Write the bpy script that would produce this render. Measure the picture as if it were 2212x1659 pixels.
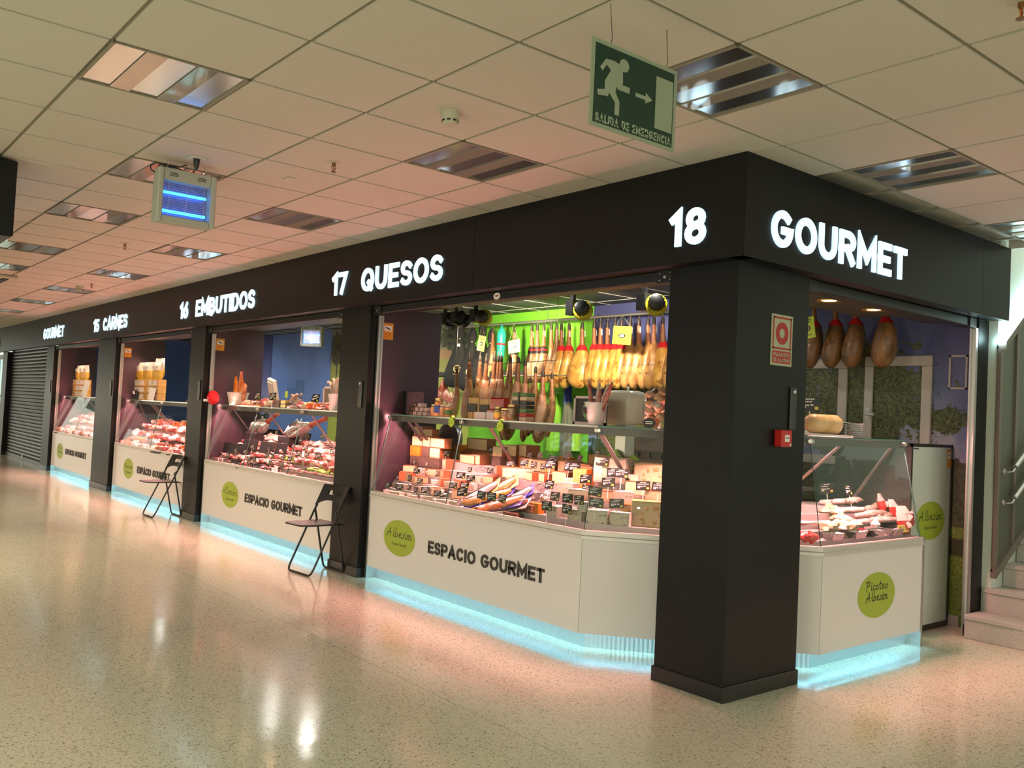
import bpy, math, random
from mathutils import Vector, Matrix, Euler
sc = bpy.context.scene
for o in list(bpy.data.objects): bpy.data.objects.remove(o)
PI = math.pi
# ------------------------------------------------------------------ camera
FPX = 1923.0
CAM = Vector((2.89593, -3.9163, 1.49997))
RR = Vector((0.6332309, 0.7724561, 0.048273)).normalized()      # image right
FW = Vector((-0.7739543, 0.6322853, 0.0347848)); FW = (FW - RR*FW.dot(RR)).normalized()
UP = RR.cross(FW).normalized()
cd = bpy.data.cameras.new('camera'); cam = bpy.data.objects.new('camera', cd); sc.collection.objects.link(cam)
cd.sensor_width = 36; cd.lens = 36*FPX/2212; cd.clip_start = .05; cd.clip_end = 200
Mx = Matrix.Identity(4)
for i in range(3):
    Mx[i][0] = RR[i]; Mx[i][1] = UP[i]; Mx[i][2] = -FW[i]; Mx[i][3] = CAM[i]
cam.matrix_world = Mx
sc.camera = cam
# ------------------------------------------------------------------ world, view
w = bpy.data.worlds.new('world'); sc.world = w; w.use_nodes = True
bg = w.node_tree.nodes['Background']; bg.inputs[0].default_value = (.97, 1.0, .82, 1); bg.inputs[1].default_value = 1.2
vs = sc.view_settings; vs.view_transform = 'Standard'; vs.look = 'None'; vs.gamma = 1; vs.use_curve_mapping = False; vs.exposure = 0.0
sc.cycles.transparent_max_bounces = 24; sc.cycles.max_bounces = 8; sc.cycles.diffuse_bounces = 4; sc.cycles.glossy_bounces = 4
sc.cycles.use_denoising = True; sc.cycles.sample_clamp_indirect = 6; sc.cycles.caustics_reflective = False; sc.cycles.caustics_refractive = False
def lamp(name, kind, loc, energy, col, aim=None, size=.1, sy=None, spot=None, blend=.5):
    l = bpy.data.lights.new(name, kind); l.energy = energy; l.color = col
    if kind == 'AREA':
        l.shape = 'RECTANGLE' if sy else 'SQUARE'; l.size = size
        if sy: l.size_y = sy
    else: l.shadow_soft_size = size
    if kind == 'SPOT': l.spot_size = spot; l.spot_blend = blend
    o = bpy.data.objects.new(name, l); o.location = loc
    if aim is not None: o.rotation_euler = (Vector(aim)-Vector(loc)).to_track_quat('-Z', 'Y').to_euler()
    sc.collection.objects.link(o); return o
HALL = 176.0
for x, y, k in ((-1.5, -8.0, 1), (3, -8.0, 1), (7.5, -8, 1), (-1.5, -11.5, 1), (3, -11.5, 1), (7.5, -11.5, 1), (10, -4, .9), (10, 0, .7)):
    lamp('hall_lamp', 'AREA', (x, y, 2.93), HALL*k, (.97, 1.0, .80), (x, y, 0), .6)
for x in (-6.5, -11, -15.5, -20, -24.5): lamp('opposite_case_lamp', 'AREA', (x, -3.15, 1.42), 48, (1.0, .78, .52), (x, -1.9, 0), 3.6, .05)   # case lights of the stalls across the aisle
# stall 18 ham spots (track lights)
# ------------------------------------------------------------------ projection helpers (photo pixel -> point on a real plane)
def ray(u, v): return RR*((u-1106)/FPX) - UP*((v-829.5)/FPX) + FW
def onx(u, v, x): d = ray(u, v); return CAM + d*((x-CAM.x)/d.x)
def ony(u, v, y): d = ray(u, v); return CAM + d*((y-CAM.y)/d.y)
def onz(u, v, z): d = ray(u, v); return CAM + d*((z-CAM.z)/d.z)
def onpl(u, v, p, n): d = ray(u, v); return CAM + d*((Vector(p)-CAM).dot(n)/d.dot(n))
# ------------------------------------------------------------------ materials
MATS = {}
class NT:
    def __init__(s, m): s.t = m.node_tree; s.n = s.t.nodes; s.l = s.t.links
    def new(s, ty, **kw):
        n = s.n.new(ty)
        for k, v in kw.items(): setattr(n, k, v)
        return n
    def put(s, sock, v):
        if isinstance(v, (int, float)): sock.default_value = v
        elif isinstance(v, (tuple, list)): sock.default_value = tuple(v) + ((1,) if len(v) == 3 and sock.type == 'RGBA' else ())
        else: s.l.new(v, sock)
    def math(s, op, a, b=0.0, c=None, clamp=False):
        n = s.new('ShaderNodeMath', operation=op, use_clamp=clamp); s.put(n.inputs[0], a); s.put(n.inputs[1], b)
        if c is not None: s.put(n.inputs[2], c)
        return n.outputs[0]
    def mix(s, f, a, b):
        n = s.new('ShaderNodeMix', data_type='RGBA'); s.put(n.inputs[0], f); s.put(n.inputs[6], a); s.put(n.inputs[7], b); return n.outputs[2]
    def smooth(s, v, lo, hi):
        n = s.new('ShaderNodeMapRange', interpolation_type='SMOOTHSTEP'); s.put(n.inputs[0], v); s.put(n.inputs[1], lo); s.put(n.inputs[2], hi); return n.outputs[0]
    def noise(s, vec, scale, detail=3, rough=.5, dist=0):
        n = s.new('ShaderNodeTexNoise'); s.l.new(vec, n.inputs['Vector']); n.inputs['Scale'].default_value = scale; n.inputs['Detail'].default_value = detail
        n.inputs['Roughness'].default_value = rough; n.inputs['Distortion'].default_value = dist; return n.outputs[0]
    def voro(s, vec, scale, out=0, feature='F1'):
        n = s.new('ShaderNodeTexVoronoi', feature=feature); s.l.new(vec, n.inputs['Vector']); n.inputs['Scale'].default_value = scale; return n.outputs[out]
    def obj(s): return s.new('ShaderNodeTexCoord').outputs['Object']
    def pos(s): return s.new('ShaderNodeNewGeometry').outputs['Position']
    def sep(s, v):
        n = s.new('ShaderNodeSeparateXYZ'); s.l.new(v, n.inputs[0]); return n.outputs
    def scalev(s, v, x, y, z):
        n = s.new('ShaderNodeVectorMath', operation='MULTIPLY'); s.l.new(v, n.inputs[0]); n.inputs[1].default_value = (x, y, z); return n.outputs[0]
    def bump(s, h, strength, dist=.01):
        n = s.new('ShaderNodeBump'); s.l.new(h, n.inputs['Height']); n.inputs['Strength'].default_value = strength; n.inputs['Distance'].default_value = dist; return n.outputs[0]
def base(name, rough=.5, metal=0, spec=.5):
    m = bpy.data.materials.new(name); m.use_nodes = True; MATS[name] = m
    b = m.node_tree.nodes['Principled BSDF']; b.inputs['Roughness'].default_value = rough; b.inputs['Metallic'].default_value = metal
    b.inputs['Specular IOR Level'].default_value = spec
    return m, NT(m), b
def mat(name, col, rough=.5, metal=0, spec=.5, col2=None, scale=30, lo=.35, hi=.65, detail=3, bump=0, bscale=None, emit=None, es=0, sss=0, coat=0, stretch=None, col3=None, s3=80):
    if name in MATS: return MATS[name]
    m, t, b = base(name, rough, metal, spec)
    b.inputs['Base Color'].default_value = (*col, 1)
    v = t.obj()
    if stretch: v = t.scalev(v, *stretch)
    if col2:
        c = t.mix(t.smooth(t.noise(v, scale, detail), lo, hi), col, col2)
        if col3: c = t.mix(t.smooth(t.noise(v, s3, 2), .58, .66), c, col3)
        t.l.new(c, b.inputs['Base Color'])
    if bump: t.l.new(t.bump(t.noise(v, bscale or scale, 4), bump, .01), b.inputs['Normal'])
    if emit: b.inputs['Emission Color'].default_value = (*emit, 1); b.inputs['Emission Strength'].default_value = es
    if coat: b.inputs['Coat Weight'].default_value = coat; b.inputs['Coat Roughness'].default_value = .08
    if sss: b.inputs['Subsurface Weight'].default_value = sss; b.inputs['Subsurface Radius'].default_value = (.02, .01, .006)
    return m
def glassmat(name, tint=(.96, .99, .98), amt=1.0, rough=0.0):
    m = bpy.data.materials.new(name); m.use_nodes = True; MATS[name] = m; t = NT(m); t.n.clear()
    out = t.new('ShaderNodeOutputMaterial'); tr = t.new('ShaderNodeBsdfTransparent'); tr.inputs[0].default_value = (*tint, 1)
    gl = t.new('ShaderNodeBsdfGlossy'); gl.inputs['Roughness'].default_value = rough;     mx = t.new('ShaderNodeMixShader'); g = t.new('ShaderNodeNewGeometry'); dt = t.new('ShaderNodeVectorMath', operation='DOT_PRODUCT'); t.l.new(g.outputs['Normal'], dt.inputs[0]); t.l.new(g.outputs['Incoming'], dt.inputs[1])
    k = t.math('POWER', t.math('SUBTRACT', 1.0, t.math('ABSOLUTE', dt.outputs['Value'])), 5.0)
    t.l.new(t.math('MULTIPLY', t.math('ADD', .04, t.math('MULTIPLY', k, .96)), amt, clamp=True), mx.inputs[0]); t.l.new(tr.outputs[0], mx.inputs[1]); t.l.new(gl.outputs[0], mx.inputs[2]); t.l.new(mx.outputs[0], out.inputs[0])
    return m
GLASS = glassmat('clear_glass'); FILM = glassmat('cling_film', (.97, .97, .97), 2.2, .12)
GEDGE = mat('glass_edge', (.10, .22, .19), .15)
BLACK = mat('black_panel', (.006, .006, .0065), .42, spec=.25, col2=(.007, .007, .0075), scale=3)
BLACKM = mat('black_metal', (.012, .012, .013), .35)
PLINTH = mat('black_plinth', (.012, .012, .013), .3)
PURP = mat('dark_partition', (.055, .032, .045), .4)
WHITE = mat('white_panel', (.79, .75, .75), .22, spec=.5)
STEEL = mat('brushed_steel', (.62, .60, .58), .28, 1, col2=(.5, .49, .47), scale=8, stretch=(1, 30, 30))
ALU = mat('aluminium_rail', (.66, .64, .62), .35, 1)
KICK = MATS.get('x') or mat('kick_steel', (.5, .52, .54), .3, 1)
LED = mat('cyan_led', (.5, .9, 1), .5, emit=(.30, .82, 1.0), es=17)
PINK = mat('pink_tube', (1, .7, .7), .5, emit=(1.0, .35, .345), es=800)
SIGN = mat('lit_letter', (.8, .9, 1), .4, emit=(.60, .86, 1.0), es=1.0)
SIGNOFF = mat('unlit_letter', (.5, .5, .5), .4)
LETTER = mat('dark_lettering', (.04, .035, .03), .5)
LIME = mat('lime_disc', (.36, .46, .045), .45)
INK = mat('black_ink', (.012, .012, .012), .6)
PAPER = mat('white_paper', (.85, .83, .8), .6)
RED = mat('red_plastic', (.55, .02, .015), .35)
YEL = mat('yellow_card', (.85, .85, .06), .5)
# terrazzo floor
m, t, b = base('terrazzo', .13, 0, .5); v = t.pos()
n1 = t.noise(v, 90, 2, .6); n2 = t.noise(v, .5, 3); vr = t.voro(v, 130, 1)
c = t.mix(t.smooth(n1, .38, .62), (.64, .625, .50), (.75, .735, .60))
c = t.mix(t.smooth(t.sep(vr)[0], .86, .9), c, (.38, .36, .27)); c = t.mix(t.smooth(t.sep(vr)[1], .88, .92), c, (.80, .77, .66))
c = t.mix(t.math('MULTIPLY', t.smooth(n2, .45, .7), .22), c, (.54, .53, .41))
sx = t.sep(v)
def line(coord, period, off, wd):
    f = t.math('FRACT', t.math('DIVIDE', t.math('ADD', coord, off), period)); return t.math('LESS_THAN', f, wd/period)
jl = t.math('MAXIMUM', line(sx[0], 4.15, 40.3, .008), line(sx[1], 2.4, 20.35, .008))
c = t.mix(t.math('MULTIPLY', jl, .35), c, (.16, .14, .1))
t.l.new(c, b.inputs['Base Color']); t.l.new(t.bump(t.noise(v, 5, 2), .06, .02), b.inputs['Normal'])
t.l.new(t.math('ADD', .09, t.math('MULTIPLY', t.smooth(n2, .3, .7), .10)), b.inputs['Roughness']); FLOOR = m
CEIL = mat('ceiling_tile', (.55, .515, .45), .85, col2=(.53, .495, .43), scale=260)
TBAR = mat('ceiling_tbar_shaded', (.25, .22, .165), .6)  # tile-gap shadow put into the T-bar colour; the bars themselves are white
MIRR = mat('mirror_aluminium', (.42, .37, .32), .05, .35)
LOUV = mat('louvre_aluminium', (.86, .88, .9), .16, 1)
SHUT = None
m, t, b = base('roller_shutter', .4); z = t.sep(t.pos())[2]
t.l.new(t.mix(t.smooth(t.noise(t.pos(), 2, 3), .4, .6), (.008, .008, .009), (.011, .011, .012)), b.inputs['Base Color']); SHUT = m
GREEN = mat('green_wall', (.19, .60, .035), .6)
# murals (printed panels)
m, t, b = base('mural_sky', .45); v = t.pos(); s = t.sep(v)
X, Z = s[0], s[2]
sky = t.mix(t.smooth(Z, .9, 2.6), (.20, .23, .42), (.085, .095, .25))
cl = t.math('MULTIPLY', t.smooth(t.noise(v, 1.6, 5, .55), .48, .66), t.smooth(Z, 2.0, 1.2))
sky = t.mix(cl, sky, (.42, .40, .46))
def ell(cx, cz, rx, rz):
    a = t.math('DIVIDE', t.math('SUBTRACT', X, cx), rx); q = t.math('DIVIDE', t.math('SUBTRACT', Z, cz), rz)
    return t.math('SQRT', t.math('ADD', t.math('MULTIPLY', a, a), t.math('MULTIPLY', q, q)))
def tree(cx, cz, rx, rz, sc_=3.2):
    return t.math('GREATER_THAN', t.math('SUBTRACT', t.math('ADD', 1.0, t.math('MULTIPLY', t.math('SUBTRACT', t.noise(v, sc_*2.2, 6, .72), .5), 2.6)), ell(cx, cz, rx, rz)), 0.0)
leafn = t.noise(v, 34, 5, .75); leafv = t.noise(v, 80, 3, .7)
leaf = t.mix(t.smooth(leafn, .36, .66), (.010, .013, .006), (.13, .14, .045))
leaf = t.mix(t.math('MULTIPLY', t.smooth(leafv, .50, .62), .75), leaf, (.22, .23, .08))
gr = t.mix(t.smooth(t.noise(v, 60, 3, .7), .3, .7), (.05, .09, .012), (.16, .26, .04))
gr = t.mix(t.math('MULTIPLY', t.smooth(ell(-.4, .62, 1.6, .07), 1.2, .8), .9), gr, (.01, .015, .006))
c = t.mix(t.smooth(Z, .87, .83), sky, gr)
hedge = t.math('MULTIPLY', t.math('LESS_THAN', Z, t.math('ADD', 1.05, t.math('MULTIPLY', t.noise(v, 5, 4), .45))), t.math('GREATER_THAN', Z, .78))
far = t.mix(t.smooth(leafn, .35, .65), (.012, .02, .01), (.05, .08, .03))
c = t.mix(hedge, c, far)
for a in ((-1.15, 1.75, .62, .52), (-2.3, 1.95, .9, .62), (-3.75, 1.55, .62, .62), (-.45, 1.62, .16, .10), (-9.2, 1.2, .9, .6), (-12.4, 1.0, .5, .5), (-15.5, 1.3, .8, .8)):
    c = t.mix(tree(*a), c, leaf)
t.l.new(c, b.inputs['Base Color']); MSKY = m
m, t, b = base('mural_field', .5); v = t.pos(); s = t.sep(v); X, Z = s[0], s[2]
c = t.mix(t.smooth(Z, 1.0, 2.3), (.36, .40, .06), (.30, .30, .07))
c = t.mix(t.math('MULTIPLY', t.smooth(t.noise(v, 3, 3), .4, .7), .3), c, (.42, .42, .12))
c = t.mix(t.smooth(Z, 2.24, 2.27), c, (.42, .25, .11)); c = t.mix(t.smooth(Z, 2.36, 2.44), c, (.20, .23, .17))
def ell(cx, cz, rx, rz):
    a = t.math('DIVIDE', t.math('SUBTRACT', X, cx), rx); q = t.math('DIVIDE', t.math('SUBTRACT', Z, cz), rz)
    return t.math('SQRT', t.math('ADD', t.math('MULTIPLY', a, a), t.math('MULTIPLY', q, q)))
lf = t.mix(t.smooth(t.noise(v, 20, 4), .35, .65), (.03, .035, .02), (.12, .13, .06))
for cx, cz, rx, rz in ((-7.35, 2.55, .36, .2), (-10.75, 2.45, .3, .26), (-9.2, 2.5, .4, .22), (-6.95, 2.3, .16, .2)):
    k = t.math('GREATER_THAN', t.math('SUBTRACT', t.math('ADD', 1, t.math('MULTIPLY', t.math('SUBTRACT', t.noise(v, 9, 5), .5), 1.6)), ell(cx, cz, rx, rz)), 0)
    k = t.math('MAXIMUM', k, t.math('LESS_THAN', ell(cx, cz-.3, .035, .16), 1)); c = t.mix(k, c, lf)
t.l.new(c, b.inputs['Base Color']); MFIELD = m
# ------------------------------------------------------------------ mesh builder
COL = sc.collection
class MB:
    def __init__(s): s.v = []; s.f = []; s.m = []
    def add(s, vs, fs, mi=0):
        o = len(s.v); s.v += [Vector(p) for p in vs]; s.f += [tuple(i+o for i in f) for f in fs]; s.m += [mi]*len(fs); return s
    def box(s, a, b, mi=0):
        x0, y0, z0 = a; x1, y1, z1 = b
        return s.add([(x0,y0,z0),(x1,y0,z0),(x1,y1,z0),(x0,y1,z0),(x0,y0,z1),(x1,y0,z1),(x1,y1,z1),(x0,y1,z1)],
            [(0,3,2,1),(4,5,6,7),(0,1,5,4),(1,2,6,5),(2,3,7,6),(3,0,4,7)], mi)
    def cbox(s, c, d, rot=None, mi=0):
        h = Vector(d)/2; R = rot.to_matrix() if isinstance(rot, Euler) else (rot if rot is not None else Matrix.Identity(3)); c = Vector(c)
        p = [c + R @ Vector((sx*h.x, sy*h.y, sz*h.z)) for sz in (-1, 1) for sx, sy in ((-1,-1),(1,-1),(1,1),(-1,1))]
        return s.add(p, [(0,3,2,1),(4,5,6,7),(0,1,5,4),(1,2,6,5),(2,3,7,6),(3,0,4,7)], mi)
    def prism(s, poly, d, mi=0):
        d = Vector(d); n = len(poly); P = [Vector(p) for p in poly]
        return s.add(P + [p+d for p in P], [tuple(range(n-1, -1, -1)), tuple(range(n, 2*n))] + [(i, (i+1) % n, (i+1) % n+n, i+n) for i in range(n)], mi)
    def rings(s, rs, mi=0, caps=True, closed=False):
        n = len(rs[0]); vs = [p for r in rs for p in r]; fs = []
        m_ = len(rs)
        for k in range(m_ if closed else m_-1):
            for i in range(n):
                a = k*n+i; b_ = k*n+(i+1) % n; k2 = (k+1) % m_
                fs.append((a, b_, k2*n+(i+1) % n, k2*n+i))
        if caps and not closed: fs += [tuple(range(n-1, -1, -1)), tuple(range((m_-1)*n, m_*n))]
        return s.add(vs, fs, mi)
    def tube(s, pts, r, n=8, mi=0, closed=False, flat=1.0):
        P = [Vector(p) for p in pts]; m_ = len(P); rs = []; ref = None
        for i in range(m_):
            if closed: d = P[(i+1) % m_]-P[i-1]
            else: d = P[min(i+1, m_-1)]-P[max(i-1, 0)]
            d.normalize()
            if ref is None: ref = Vector((0, 0, 1)) if abs(d.z) < .9 else Vector((1, 0, 0))
            a = (ref - d*ref.dot(d)).normalized(); b_ = d.cross(a); ref = a
            rr = r[i] if isinstance(r, (list, tuple)) else r
            rs.append([P[i] + a*math.cos(2*PI*k/n)*rr*flat + b_*math.sin(2*PI*k/n)*rr for k in range(n)])
        return s.rings(rs, mi, True, closed)
    def lathe(s, prof, c=(0,0,0), n=16, mi=0, R=None):
        c = Vector(c); R = R or Matrix.Identity(3)
        return s.rings([[c + R @ Vector((r*math.cos(2*PI*k/n), r*math.sin(2*PI*k/n), z)) for k in range(n)] for r, z in prof], mi)
    def blob(s, c, rad, seed=0, amp=.15, nu=12, nv=8, R=None, mi=0, sq=1.0, freq=1.0):
        rnd = random.Random(seed); ph = [rnd.uniform(0, 6.28) for _ in range(8)]; c = Vector(c); R = R or Matrix.Identity(3); rs = []
        sg = lambda q: math.copysign(abs(q)**sq, q)
        for j in range(nv+1):
            th = PI*(j+.02)/(nv+.04); ring = []
            for i in range(nu):
                f = 2*PI*i/nu
                k = 1+amp*(math.sin(2*f*freq+ph[0]+th)+math.sin(3*f*freq+ph[1]-2*th)+math.sin(3*th*freq+ph[2])+math.sin(5*f*freq+4*th+ph[3])*.6)/2.4
                st = math.sin(th)
                ring.append(c + R @ Vector((sg(math.cos(f))*st**sq*rad[0]*k, sg(math.sin(f))*st**sq*rad[1]*k, -sg(math.cos(th))*rad[2]*k)))
            rs.append(ring)
        return s.rings(rs, mi)
    def ribbon(s, pts, t_, org, ux, uy, dep, mi=0, closed=False, cap=True):
        P = [Vector((p[0], p[1])) for p in pts]
        n = len(P)
        if n > 1 and cap and not closed:
            d = (P[0]-P[1]).normalized(); P[0] = P[0]+d*t_/2; d = (P[-1]-P[-2]).normalized(); P[-1] = P[-1]+d*t_/2
        L = []; Rr = []
        for i in range(n):
            a = P[i]-P[i-1] if (i > 0 or closed) else P[1]-P[0]
            b_ = P[(i+1) % n]-P[i] if (i < n-1 or closed) else a
            a = a.normalized(); b_ = b_.normalized(); na = Vector((-a.y, a.x)); nb = Vector((-b_.y, b_.x)); mm = na+nb
            mm = mm/max(mm.length_squared, .5)*2
            L.append(P[i]+mm*t_/2); Rr.append(P[i]-mm*t_/2)
        org, ux, uy, dep = map(Vector, (org, ux, uy, dep))
        f3 = lambda q: org+ux*q.x+uy*q.y
        rs = [[f3(L[i]), f3(Rr[i]), f3(Rr[i])+dep, f3(L[i])+dep] for i in range(n)]
        return s.rings(rs, mi, True, closed)
    def build(s, name, mats, parent=None, smooth=False, bev=0, loc=None, seg=1):
        if not isinstance(mats, (list, tuple)): mats = [mats]
        me = bpy.data.meshes.new(name); o = bpy.data.objects.new(name, me); COL.objects.link(o)
        if parent is not None:
            off = parent['_w'] if '_w' in parent else (0, 0, 0); off = Vector(off); o.parent = parent; o['_w'] = list(off)
        elif loc == 'local': off = Vector((0, 0, 0)); o['_w'] = [0, 0, 0]
        else:
            if loc is None:
                xs = [p.x for p in s.v]; ys = [p.y for p in s.v]; zs = [p.z for p in s.v]
                loc = ((min(xs)+max(xs))/2, (min(ys)+max(ys))/2, min(zs))
            off = Vector(loc); o.location = off; o['_w'] = list(off)
        me.from_pydata([tuple(p-off) for p in s.v], [], s.f)
        for m_ in mats: me.materials.append(m_)
        me.polygons.foreach_set('material_index', s.m)
        import bmesh
        bm = bmesh.new(); bm.from_mesh(me); bmesh.ops.recalc_face_normals(bm, faces=bm.faces)
        if bev: bmesh.ops.bevel(bm, geom=[e for e in bm.edges if len(e.link_faces) == 2 and e.calc_face_angle(0) > .6], offset=bev, segments=seg, affect='EDGES', profile=.6)
        bm.to_mesh(me); bm.free()
        if smooth:
            me.polygons.foreach_set('use_smooth', [True]*len(me.polygons))
            if smooth != 'all': me.set_sharp_from_angle(angle=math.radians(40))
        return o
def tag(o, label=None, cat=None, group=None, kind=None):
    if label: o['label'] = label
    if cat: o['category'] = cat
    if group: o['group'] = group
    if kind: o['kind'] = kind
    return o
def thing(name, label, cat, loc=(0,0,0), group=None, rot=None):
    o = bpy.data.objects.new(name, None); COL.objects.link(o); o.empty_display_size = .05; o.location = loc; o['_w'] = list(loc)
    if rot: o.rotation_euler = rot
    return tag(o, label, cat, group)
def struct(o): o['kind'] = 'structure'; return o
def dup(root, loc, rot=None, label=None, group=None, scale=None):
    r = root.copy(); COL.objects.link(r); r.location = loc
    if rot is not None: r.rotation_euler = rot
    if scale is not None: r.scale = scale
    if label: r['label'] = label
    if group: r['group'] = group
    for ch in root.children:
        c_ = ch.copy(); COL.objects.link(c_); c_.parent = r
        for g in ch.children:
            d = g.copy(); COL.objects.link(d); d.parent = c_
    return r
ORD = 'first second third fourth fifth sixth seventh eighth ninth tenth eleventh twelfth thirteenth fourteenth fifteenth sixteenth seventeenth eighteenth nineteenth twentieth twenty-first twenty-second twenty-third twenty-fourth twenty-fifth twenty-sixth twenty-seventh twenty-eighth twenty-ninth thirtieth'.split()
# ------------------------------------------------------------------ stroke lettering
def arc(cx, cy, rx, ry, a0, a1, n=14): return [(cx+rx*math.cos(math.radians(a0+(a1-a0)*i/n)), cy+ry*math.sin(math.radians(a0+(a1-a0)*i/n))) for i in range(n+1)]
CIR = arc(.5, .5, .5, .5, 90, 450, 28)[:-1]
GL = {'G': (.95, [arc(.5,.5,.5,.5,48,352,22)+[(1,.46),(.6,.46)]]), 'O': (1, ['c']), 'Q': (1, ['c', [(.62,.34),(.9,.02)]]),
 'U': (.86, [[(0,1)]+arc(.5,.4,.5,.4,180,360,12)+[(1,1)]]), 'R': (.82, [[(0,0),(0,1)]+arc(.55,.74,.45,.26,90,-90,10)+[(0,.48)], [(.5,.48),(.95,.02)]]),
 'P': (.78, [[(0,0),(0,1)]+arc(.55,.72,.45,.28,90,-90,10)+[(0,.44)]]), 'M': (1.05, [[(0,0),(0,1),(.5,.28),(1,1),(1,0)]]), 'E': (.7, [[(1,1),(0,1),(0,0),(1,0)], [(0,.5),(.85,.5)]]),
 'T': (.74, [[(0,1),(1,1)], [(.5,1),(.5,0)]]), 'S': (.74, [arc(.5,.75,.48,.25,25,270,12)+arc(.5,.25,.5,.25,90,-150,12)[1:]]), 'D': (.85, [[(0,0),(0,1)]+arc(.45,.5,.55,.5,90,-90,12)+[(0,0)]]),
 'N': (.86, [[(0,0),(0,1),(1,0),(1,1)]]), 'A': (.95, [[(0,0),(.5,1),(1,0)], [(.2,.3),(.8,.3)]]), 'C': (.88, [arc(.5,.5,.5,.5,45,315,20)]), 'I': (0, [[(0,0),(0,1)]]),
 'B': (.8, [[(0,0),(0,1)]+arc(.5,.76,.4,.24,90,-90,8)+[(0,.52)], [(0,0)]+[(.5,0)]+arc(.5,.26,.5,.26,-90,90,8)+[(0,.52)]]), 'L': (.64, [[(0,1),(0,0),(1,0)]]),
 'V': (.9, [[(0,1),(.5,0),(1,1)]]), '1': (.35, [[(0,.82),(1,1),(1,0)]]), '3': (.72, [arc(.45,.75,.45,.25,140,-90,10)+arc(.45,.25,.5,.25,90,-150,12)[1:]]), '5': (.74, [[(.92,1),(.1,1),(.05,.55)]+arc(.48,.3,.5,.3,110,-150,12)]),
 '6': (.78, [[(.8,1),(.08,.45)]+arc(.5,.32,.5,.32,160,520,18)]), '7': (.72, [[(0,1),(1,1),(.35,0)]]), '8': (.78, [arc(.5,.76,.44,.24,-90,270,16), arc(.5,.26,.5,.27,90,450,16)]), '-': (.5, [[(0,.5),(1,.5)]])}
def lettering(s, org, ux, uy, width, h, t_, dep, mats, parent, gap=.16, name='letter', one=None):
    ux, uy, org = Vector(ux), Vector(uy), Vector(org)
    ws = [(.42*h if ch == ' ' else GL[ch][0]*h*.82+t_) for ch in s]; tot = sum(ws)+gap*h*(len(s)-1); k = width/tot; x = 0
    for ch, w_ in zip(s, ws):
        if ch != ' ':
            mb = one or MB(); W = w_*k
            mp = lambda p: (x*k + t_/2+(W-t_)*p[0] if GL[ch][0] else x*k+W/2, t_/2+(h-t_)*p[1])
            for st in GL[ch][1]:
                cl = st == 'c'; pts = [mp(p) for p in (CIR if cl else st)]
                mb.ribbon(pts, t_, org, ux, uy, dep, 0, cl)
            if one is None: mb.build(name, mats, parent)
        x += w_+gap*h
SCR = {'A': (.9, [[(0,-.05),(.25,.3),(.62,1.0),(.6,.0)], [(.12,.35),(.75,.45)]]), 'l': (.3, [[(.5,1.05),(.2,.2),(.35,0),(.7,.1)]]), 'b': (.5, [[(.25,1.05),(.05,.05),(.3,.0),(.75,.2),(.7,.45),(.2,.38)]]),
 'e': (.45, [[(.1,.25),(.7,.35),(.6,.55),(.25,.5),(.1,.2),(.3,0),(.9,.12)]]), 's': (.4, [[(.8,.55),(.4,.5),(.4,.35),(.7,.2),(.5,0),(.0,.03)]]), 'i': (.25, [[(.4,.52),(.3,.1),(.6,0),(.9,.1)], [(.55,.75),(.6,.8)]]),
 'm': (.7, [[(.1,.5),(.05,0)], [(.08,.35),(.3,.55),(.4,.4),(.36,0)], [(.4,.35),(.65,.55),(.75,.4),(.72,.05),(.95,.08)]]), 'P': (.6, [[(.3,1),(.1,-.05)], [(.05,.9),(.6,1),(.9,.75),(.6,.5),(.2,.45)]]),
 'X': (.7, [[(.05,.95),(.9,0)], [(.95,1),(0,.0)]]), 'c': (.42, [[(.8,.5),(.4,.52),(.1,.25),(.35,0),(.9,.1)]]), 'o': (.45, [[(.5,.52),(.1,.3),(.3,0),(.7,.1),(.75,.4),(.5,.52)]]), 't': (.36, [[(.5,.9),(.25,.1),(.5,0),(.9,.12)], [(.05,.58),(.9,.64)]]),
 'S': (.6, [[(.9,.9),(.5,1),(.25,.75),(.7,.45),(.55,.05),(.0,.05)]]), 'n': (.5, [[(.1,.5),(.05,0)], [(.08,.3),(.5,.55),(.65,.4),(.6,.05),(.95,.08)]]), '+': (.45, [[(0,.4),(.8,.4)], [(.4,.65),(.4,.15)]]), 'E': (.5, [[(.9,.95),(.3,.9),(.2,.5),(.7,.52)], [(.2,.5),(.1,.05),(.8,.1)]]),
 'p': (.5, [[(.25,.5),(.05,-.4)], [(.2,.35),(.6,.55),(.75,.3),(.4,.05),(.15,.1)]]), 'a': (.48, [[(.7,.5),(.25,.45),(.1,.1),(.4,.05),(.68,.4),(.65,.05),(.95,.08)]]), 'G': (.6, [[(.85,.85),(.5,1),(.1,.4),(.4,0),(.8,.35),(.5,.38)]]), 'u': (.5, [[(.1,.5),(.1,.1),(.4,.05),(.65,.45),(.62,.05),(.95,.08)]]),
 'r': (.35, [[(.15,.5),(.1,0)], [(.12,.3),(.45,.55),(.8,.5)]]), 'x': (.45, [[(.1,.5),(.8,0)], [(.8,.55),(.05,0)]]), 'k': (.45, [[(.2,1),(.05,0)], [(.7,.5),(.15,.25),(.8,0)]]), 'v': (.45, [[(.1,.5),(.3,0),(.8,.55)]]), 'ó': (.45, [[(.5,.52),(.1,.3),(.3,0),(.7,.1),(.75,.4),(.5,.52)], [(.5,.75),(.8,1)]])}
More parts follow.
